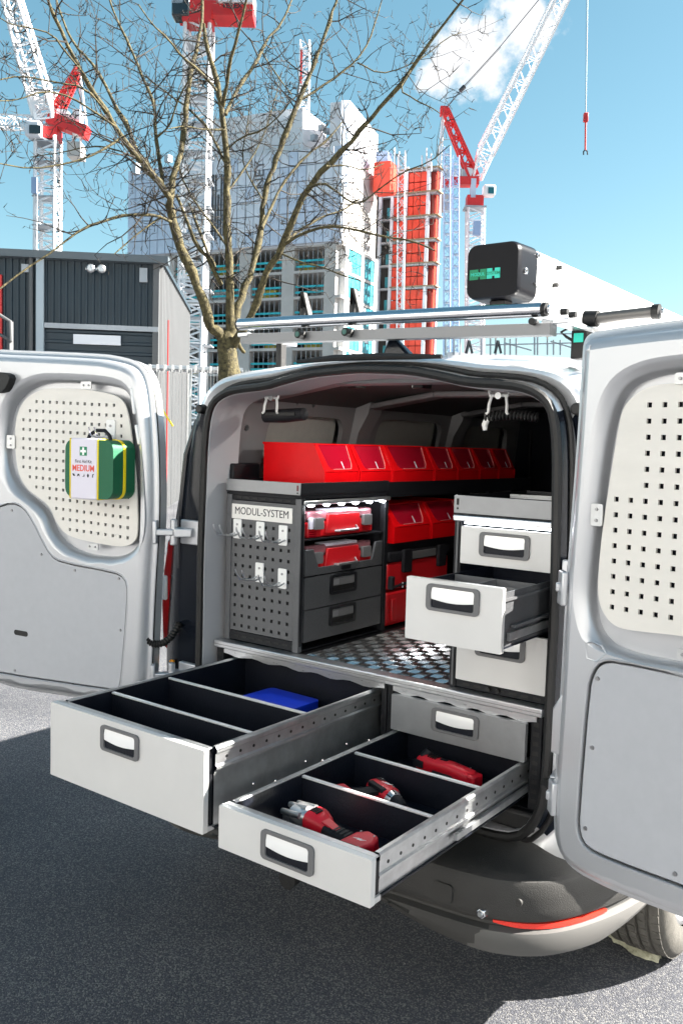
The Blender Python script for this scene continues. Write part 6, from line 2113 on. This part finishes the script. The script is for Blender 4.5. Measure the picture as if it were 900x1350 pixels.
# galvanised yard fence
yf = thing('yard_fence', 'galvanised yard fence with a knuckled top rail behind the van', 'fence', ground_at(245, 12))
MB().tube([at(175, 484, 12), at(320, 489, 12.3)], 0.042, 8).build('top_rail', galv, yf)
m = MB()
for k in range(14):
    m.obox(at(178 + k * 10, 484.3 + k * 0.34, 11.95), LAT * 0.010, DEP * 0.048, Z3 * 0.048)
m.build('rail_knuckles', galv, yf)
for u in (197, 250, 305):
    p = at(u, 486, 12)
    MB().cyl(V((p.x, p.y, 0)), p, 0.035, n=8).build('fence_post', galv, yf)
m = MB()
for k in range(36):
    u = 190 + k * 4.2
    p = at(u, 488, 12.02)
    m.bar(V((p.x, p.y, 0.05)), p, 0.004)
m.build('fence_wires', galv, yf)
cm_ = at(216, 560, 11.8)
MB().bar(at(207, 528, 11.9), at(228, 562, 11.9), 0.02).build('yellow_tape', yellow_trim, yf)
# unseen pale building behind the camera, added for warm bounce on the drawer fronts
ob = thing('bounce_building', 'unseen pale rendered building behind the viewer, added for bounce light', 'building', (2, -14, 0))
wallp = mat('pale_render', (0.61, 0.605, 0.59), 0.8, noise=0.05, nscale=0.5)
MB().box(-16, 20, -22, -12, 0, 8.5).build('wall', wallp, ob)
MB().box(-16.3, 20.3, -22.3, -11.7, 8.5, 8.9).build('parapet', concrete, ob)
for k in range(8):
    for j in range(2):
        x = -13.5 + k * 4.2
        w_ = MB().box(x, x + 1.7, -12.03, -11.9, 1.2 + j * 3.6, 3.0 + j * 3.6).build('window', glass_dark, ob)
        MB().box(x - 0.15, x + 1.85, -12.0, -11.82, 1.08 + j * 3.6, 1.18 + j * 3.6).build('sill', concrete, w_)

# ================================================================== bare tree
bark = mat('bark', (0.070, 0.058, 0.026), 0.9, noise=0.95, nscale=22, bump=1.0, bscale=55)
twig_m = mat('twig_bark', (0.020, 0.016, 0.012), 0.8, noise=0.3, nscale=12)
DT = 11.0
tree = thing('bare_tree', 'bare spreading tree with many upright limbs between the shed and the tower', 'tree', ground_at(303, DT))
MPP = DT / FPX                                        # metres per photo pixel at the tree
rt_ = random.Random(21)
limbs = []
def limb(pts, w0, w1, d0=0.0, d1=0.0):
    """pts in photo pixels, widths in pixels, depth offset in metres from d0 to d1"""
    n = len(pts)
    ps, rs = [], []
    pts2 = chaikin([(p[0] + rt_.uniform(-1.2, 1.2), p[1] + rt_.uniform(-1.2, 1.2)) for p in pts], 1, closed=False)
    m_ = len(pts2)
    for i, (u, v) in enumerate(pts2):
        t = i / (m_ - 1)
        ps.append(at(u, v, DT + d0 + (d1 - d0) * t))
        rs.append((w0 * (1 - t) ** 0.8 + w1 * (1 - (1 - t) ** 0.8)) * MPP / 2)
    limbs.append((ps, rs))
base = ground_at(303, DT)
tr_pts = [base, base.lerp(at(305, 505, DT), 0.5), at(304, 505, DT), at(301, 480, DT), at(298, 458, DT), at(299, 440, DT)]
limbs.append((tr_pts, [0.19, 0.145, 0.13, 0.118, 0.115, 0.085]))
limb([(296, 455), (284, 436), (276, 428), (268, 405), (258, 366), (242, 333), (228, 303), (223, 268)], 13, 11, 0, -0.5)
limb([(224, 275), (222, 258), (205, 235), (182, 208), (160, 182), (145, 156), (122, 118), (105, 86), (86, 50), (66, 10), (60, -15)], 9, 2.2, -0.5, -2.0)
limb([(208, 240), (196, 222), (178, 196), (168, 166), (152, 140), (136, 104), (116, 78), (98, 60), (80, 20), (72, -12)], 6, 2, -0.5, 0.6)
limb([(224, 262), (230, 228), (240, 190), (245, 145), (249, 100), (262, 60), (267, 20), (268, -15)], 8, 3, -0.5, 0.4)
limb([(216, 250), (213, 220), (206, 190), (206, 140), (192, 113), (171, 60), (152, 22), (142, -10)], 5.5, 2, -0.5, 1.0)
limb([(204, 182), (222, 168), (232, 140), (244, 112), (262, 92)], 3, 1.2, -0.2, -0.8)
limb([(300, 445), (303, 400), (303, 350), (301, 320), (299, 280), (300, 220), (296, 172), (292, 135), (284, 100), (274, 60), (268, 30)], 12, 3, 0, -0.3)
limb([(293, 140), (300, 100), (306, 70), (318, 30), (326, -10)], 5, 2, -0.2, -0.8)
limb([(297, 150), (315, 115), (336, 85), (350, 55), (372, 30), (386, -5)], 5, 2, -0.2, 0.6)
limb([(344, 66), (358, 88), (376, 112), (384, 125)], 2.2, 1.2, 0.3, 0.6)
limb([(304, 450), (312, 410), (320, 388), (336, 345), (343, 312), (346, 262), (370, 190), (396, 130), (415, 85), (431, 40), (447, -10)], 11, 3, 0.1, 1.0)
limb([(308, 458), (322, 432), (334, 408), (346, 372), (371, 325), (384, 290), (402, 250), (430, 220), (456, 194), (482, 163), (521, 120), (546, 86), (576, 45), (612, -2)], 11, 2, 0, -1.2)
limb([(395, 132), (420, 118), (445, 100), (470, 80), (487, 55), (497, 25), (505, -5)], 3.5, 1.4, 0.8, 1.4)
limb([(470, 82), (500, 98), (530, 90), (558, 75), (590, 50), (608, 42)], 2.4, 1, 1.0, 1.4)
limb([(540, 92), (525, 118), (545, 130), (565, 140), (580, 148)], 2, 1, -1, -1.2)
limb([(371, 325), (396, 308), (430, 298), (466, 302), (500, 312), (545, 318), (575, 330)], 4, 1.2, -0.3, -1.6)
limb([(376, 318), (400, 300), (425, 285), (450, 278), (475, 262)], 4, 1.5, -0.2, 0.6)
limb([(366, 332), (395, 345), (425, 352), (450, 362), (478, 372)], 3, 1.2, -0.3, -1.0)
limb([(344, 300), (362, 262), (380, 232), (405, 205), (436, 180), (452, 160)], 4.5, 1.6, 0.3, 1.3)
limb([(402, 250), (426, 240), (444, 252), (460, 266), (476, 270), (500, 250), (530, 226), (566, 215), (592, 190)], 3, 1, -0.6, -1.6)
limb([(430, 220), (456, 218), (480, 226), (505, 215)], 2.4, 1.2, -0.8, -0.4)
limb([(226, 292), (206, 283), (172, 282), (140, 289), (110, 302), (76, 326), (32, 356), (-5, 384)], 4.5, 1.2, -0.5, -1.8)
limb([(214, 286), (192, 300), (170, 318), (152, 335)], 2.2, 1, -0.6, -1.0)
limb([(232, 258), (246, 290), (262, 325), (276, 342), (292, 376)], 4, 6, -0.3, 0.0)
limb([(248, 268), (262, 300), (272, 330), (285, 352)], 3, 4, 0.4, 0.1)
limb([(286, 120), (262, 92), (240, 76), (222, 52), (200, 30), (182, 5)], 3, 1.2, -0.4, -1.4)
limb([(160, 182), (130, 200), (92, 214), (40, 223), (-5, 214)], 3, 1, -1.2, -2.0)
limb([(152, 168), (125, 148), (95, 127), (58, 120), (20, 132), (-5, 134)], 2.6, 1, -1.4, -2.2)
limb([(140, 148), (112, 114), (70, 108), (30, 100), (-5, 106)], 2.4, 1, -1.4, -2.0)
limb([(112, 100), (88, 70), (70, 45), (40, 36), (18, 34), (-4, 22)], 2.2, 1, -1.6, -2.2)
limb([(186, 212), (150, 196), (118, 192), (84, 200), (40, 208)], 2.4, 1, -0.6, 0.6)
limb([(300, 220), (275, 170), (250, 145), (220, 120), (186, 96), (160, 85)], 3.4, 1.2, -0.2, 0.6)
limb([(302, 330), (282, 300), (258, 270), (236, 225), (236, 205)], 3.4, 1.4, 0.0, 0.6)
limb([(297, 170), (270, 172), (245, 165), (222, 170)], 2.4, 1, -0.3, -0.9)
limb([(296, 200), (318, 180), (345, 172), (372, 150), (385, 128), (410, 118)], 2.6, 1, 0, -0.9)
limb([(300, 250), (322, 225), (340, 196), (352, 165), (362, 130), (372, 95)], 2.6, 1, 0, 0.8)
limb([(346, 262), (330, 236), (318, 206), (326, 170), (330, 140)], 2.4, 1, 0.4, 0.9)
limb([(305, 440), (316, 455), (322, 466)], 6, 4, 0.2, 0.3)
MB_l = MB()
for ps, rs in limbs:
    # knobbly limbs: uneven girth, slight kinks and a few knots
    p2, r2 = [ps[0]], [rs[0]]
    for i in range(1, len(ps)):
        seg_n = max(1, int((ps[i] - ps[i - 1]).length / 0.11))
        for k in range(1, seg_n + 1):
            t = k / seg_n
            r = rs[i - 1] * (1 - t) + rs[i] * t
            j_ = r * 0.30 + 0.0015
            p2.append(ps[i - 1].lerp(ps[i], t) + V((rt_.uniform(-j_, j_), rt_.uniform(-j_, j_), rt_.uniform(-j_, j_))))
            r2.append(r * rt_.uniform(0.84, 1.16) * (1.28 if rt_.random() < 0.07 else 1))
    MB_l.tube(p2, r2, 10 if rs[0] > 0.03 else 6)
MB_l.build('trunk', bark, tree, sharp=70)
tw_ = MB()
cnt = [0]
def twig(p, d, L, r, lev):
    n = 4 if lev < 2 else 3
    pts, rs = [V(p)], [r]
    dd = V(d).normalized()
    for i in range(n):
        dd = (dd + V((rt_.uniform(-.34, .34), rt_.uniform(-.34, .34), rt_.uniform(-.22, .36)))).normalized()
        pts.append(pts[-1] + dd * (L / n))
        rs.append(r * (1 - 0.7 * (i + 1) / n))
    tw_.tube(pts, rs, 4 if lev else 5, caps=False)
    cnt[0] += 1
    if lev < 2:
        k = rt_.randint(3, 5) if lev == 0 else rt_.randint(2, 4)
        for _ in range(k):
            i = rt_.randint(1, n)
            side = dd.cross(V((rt_.uniform(-1, 1), rt_.uniform(-1, 1), rt_.uniform(-1, 1)))).normalized()
            nd = (dd * rt_.uniform(0.15, 0.7) + side).normalized()
            twig(pts[i], nd, L * rt_.uniform(0.28, 0.55) if lev == 0 else rt_.uniform(0.03, 0.10), max(0.0042, rs[i] * 0.82), lev + 1)
for li, (ps, rs) in enumerate(limbs[1:]):
    tot = sum((ps[i + 1] - ps[i]).length for i in range(len(ps) - 1))
    m_ = int(tot * 10.5)
    for _ in range(m_):
        i = rt_.randint(0, len(ps) - 2)
        t = rt_.random()
        p = ps[i].lerp(ps[i + 1], t)
        r = rs[i] * (1 - t) + rs[i + 1] * t
        if p.z < 3.4:
            continue
        d = (ps[i + 1] - ps[i]).normalized()
        side = d.cross(V((rt_.uniform(-1, 1), rt_.uniform(-1, 1), rt_.uniform(-1, 1)))).normalized()
        nd = (d * rt_.uniform(0.1, 0.8) + side).normalized()
        big = rt_.random() < 0.5
        twig(p, nd, rt_.uniform(0.35, 0.85) if big else rt_.uniform(0.06, 0.16), min(r * 0.6, 0.0105) if big else 0.0055, 0 if big else 2)
cw = tw_.build('crown', twig_m, tree, smooth=False)
cw['kind'] = 'stuff'

# small repeated pieces that are joined into one part
for o in scene.objects:
    if o.name.split('.')[0] in ('upright_slots', 'punched_holes', 'rivets', 'rail_slots', 'tread', 'fence_wires', 'rail_knuckles', 'mast_rungs', 'mast_lattice', 'mast_landing', 'bracket_rivets', 'mast', 'jib', 'jib_foot', 'a_frame', 'service_boom', 'trunk', 'lid_ribs'):
        if o.name.split('.')[0] != 'trunk':
            o['kind'] = 'stuff'
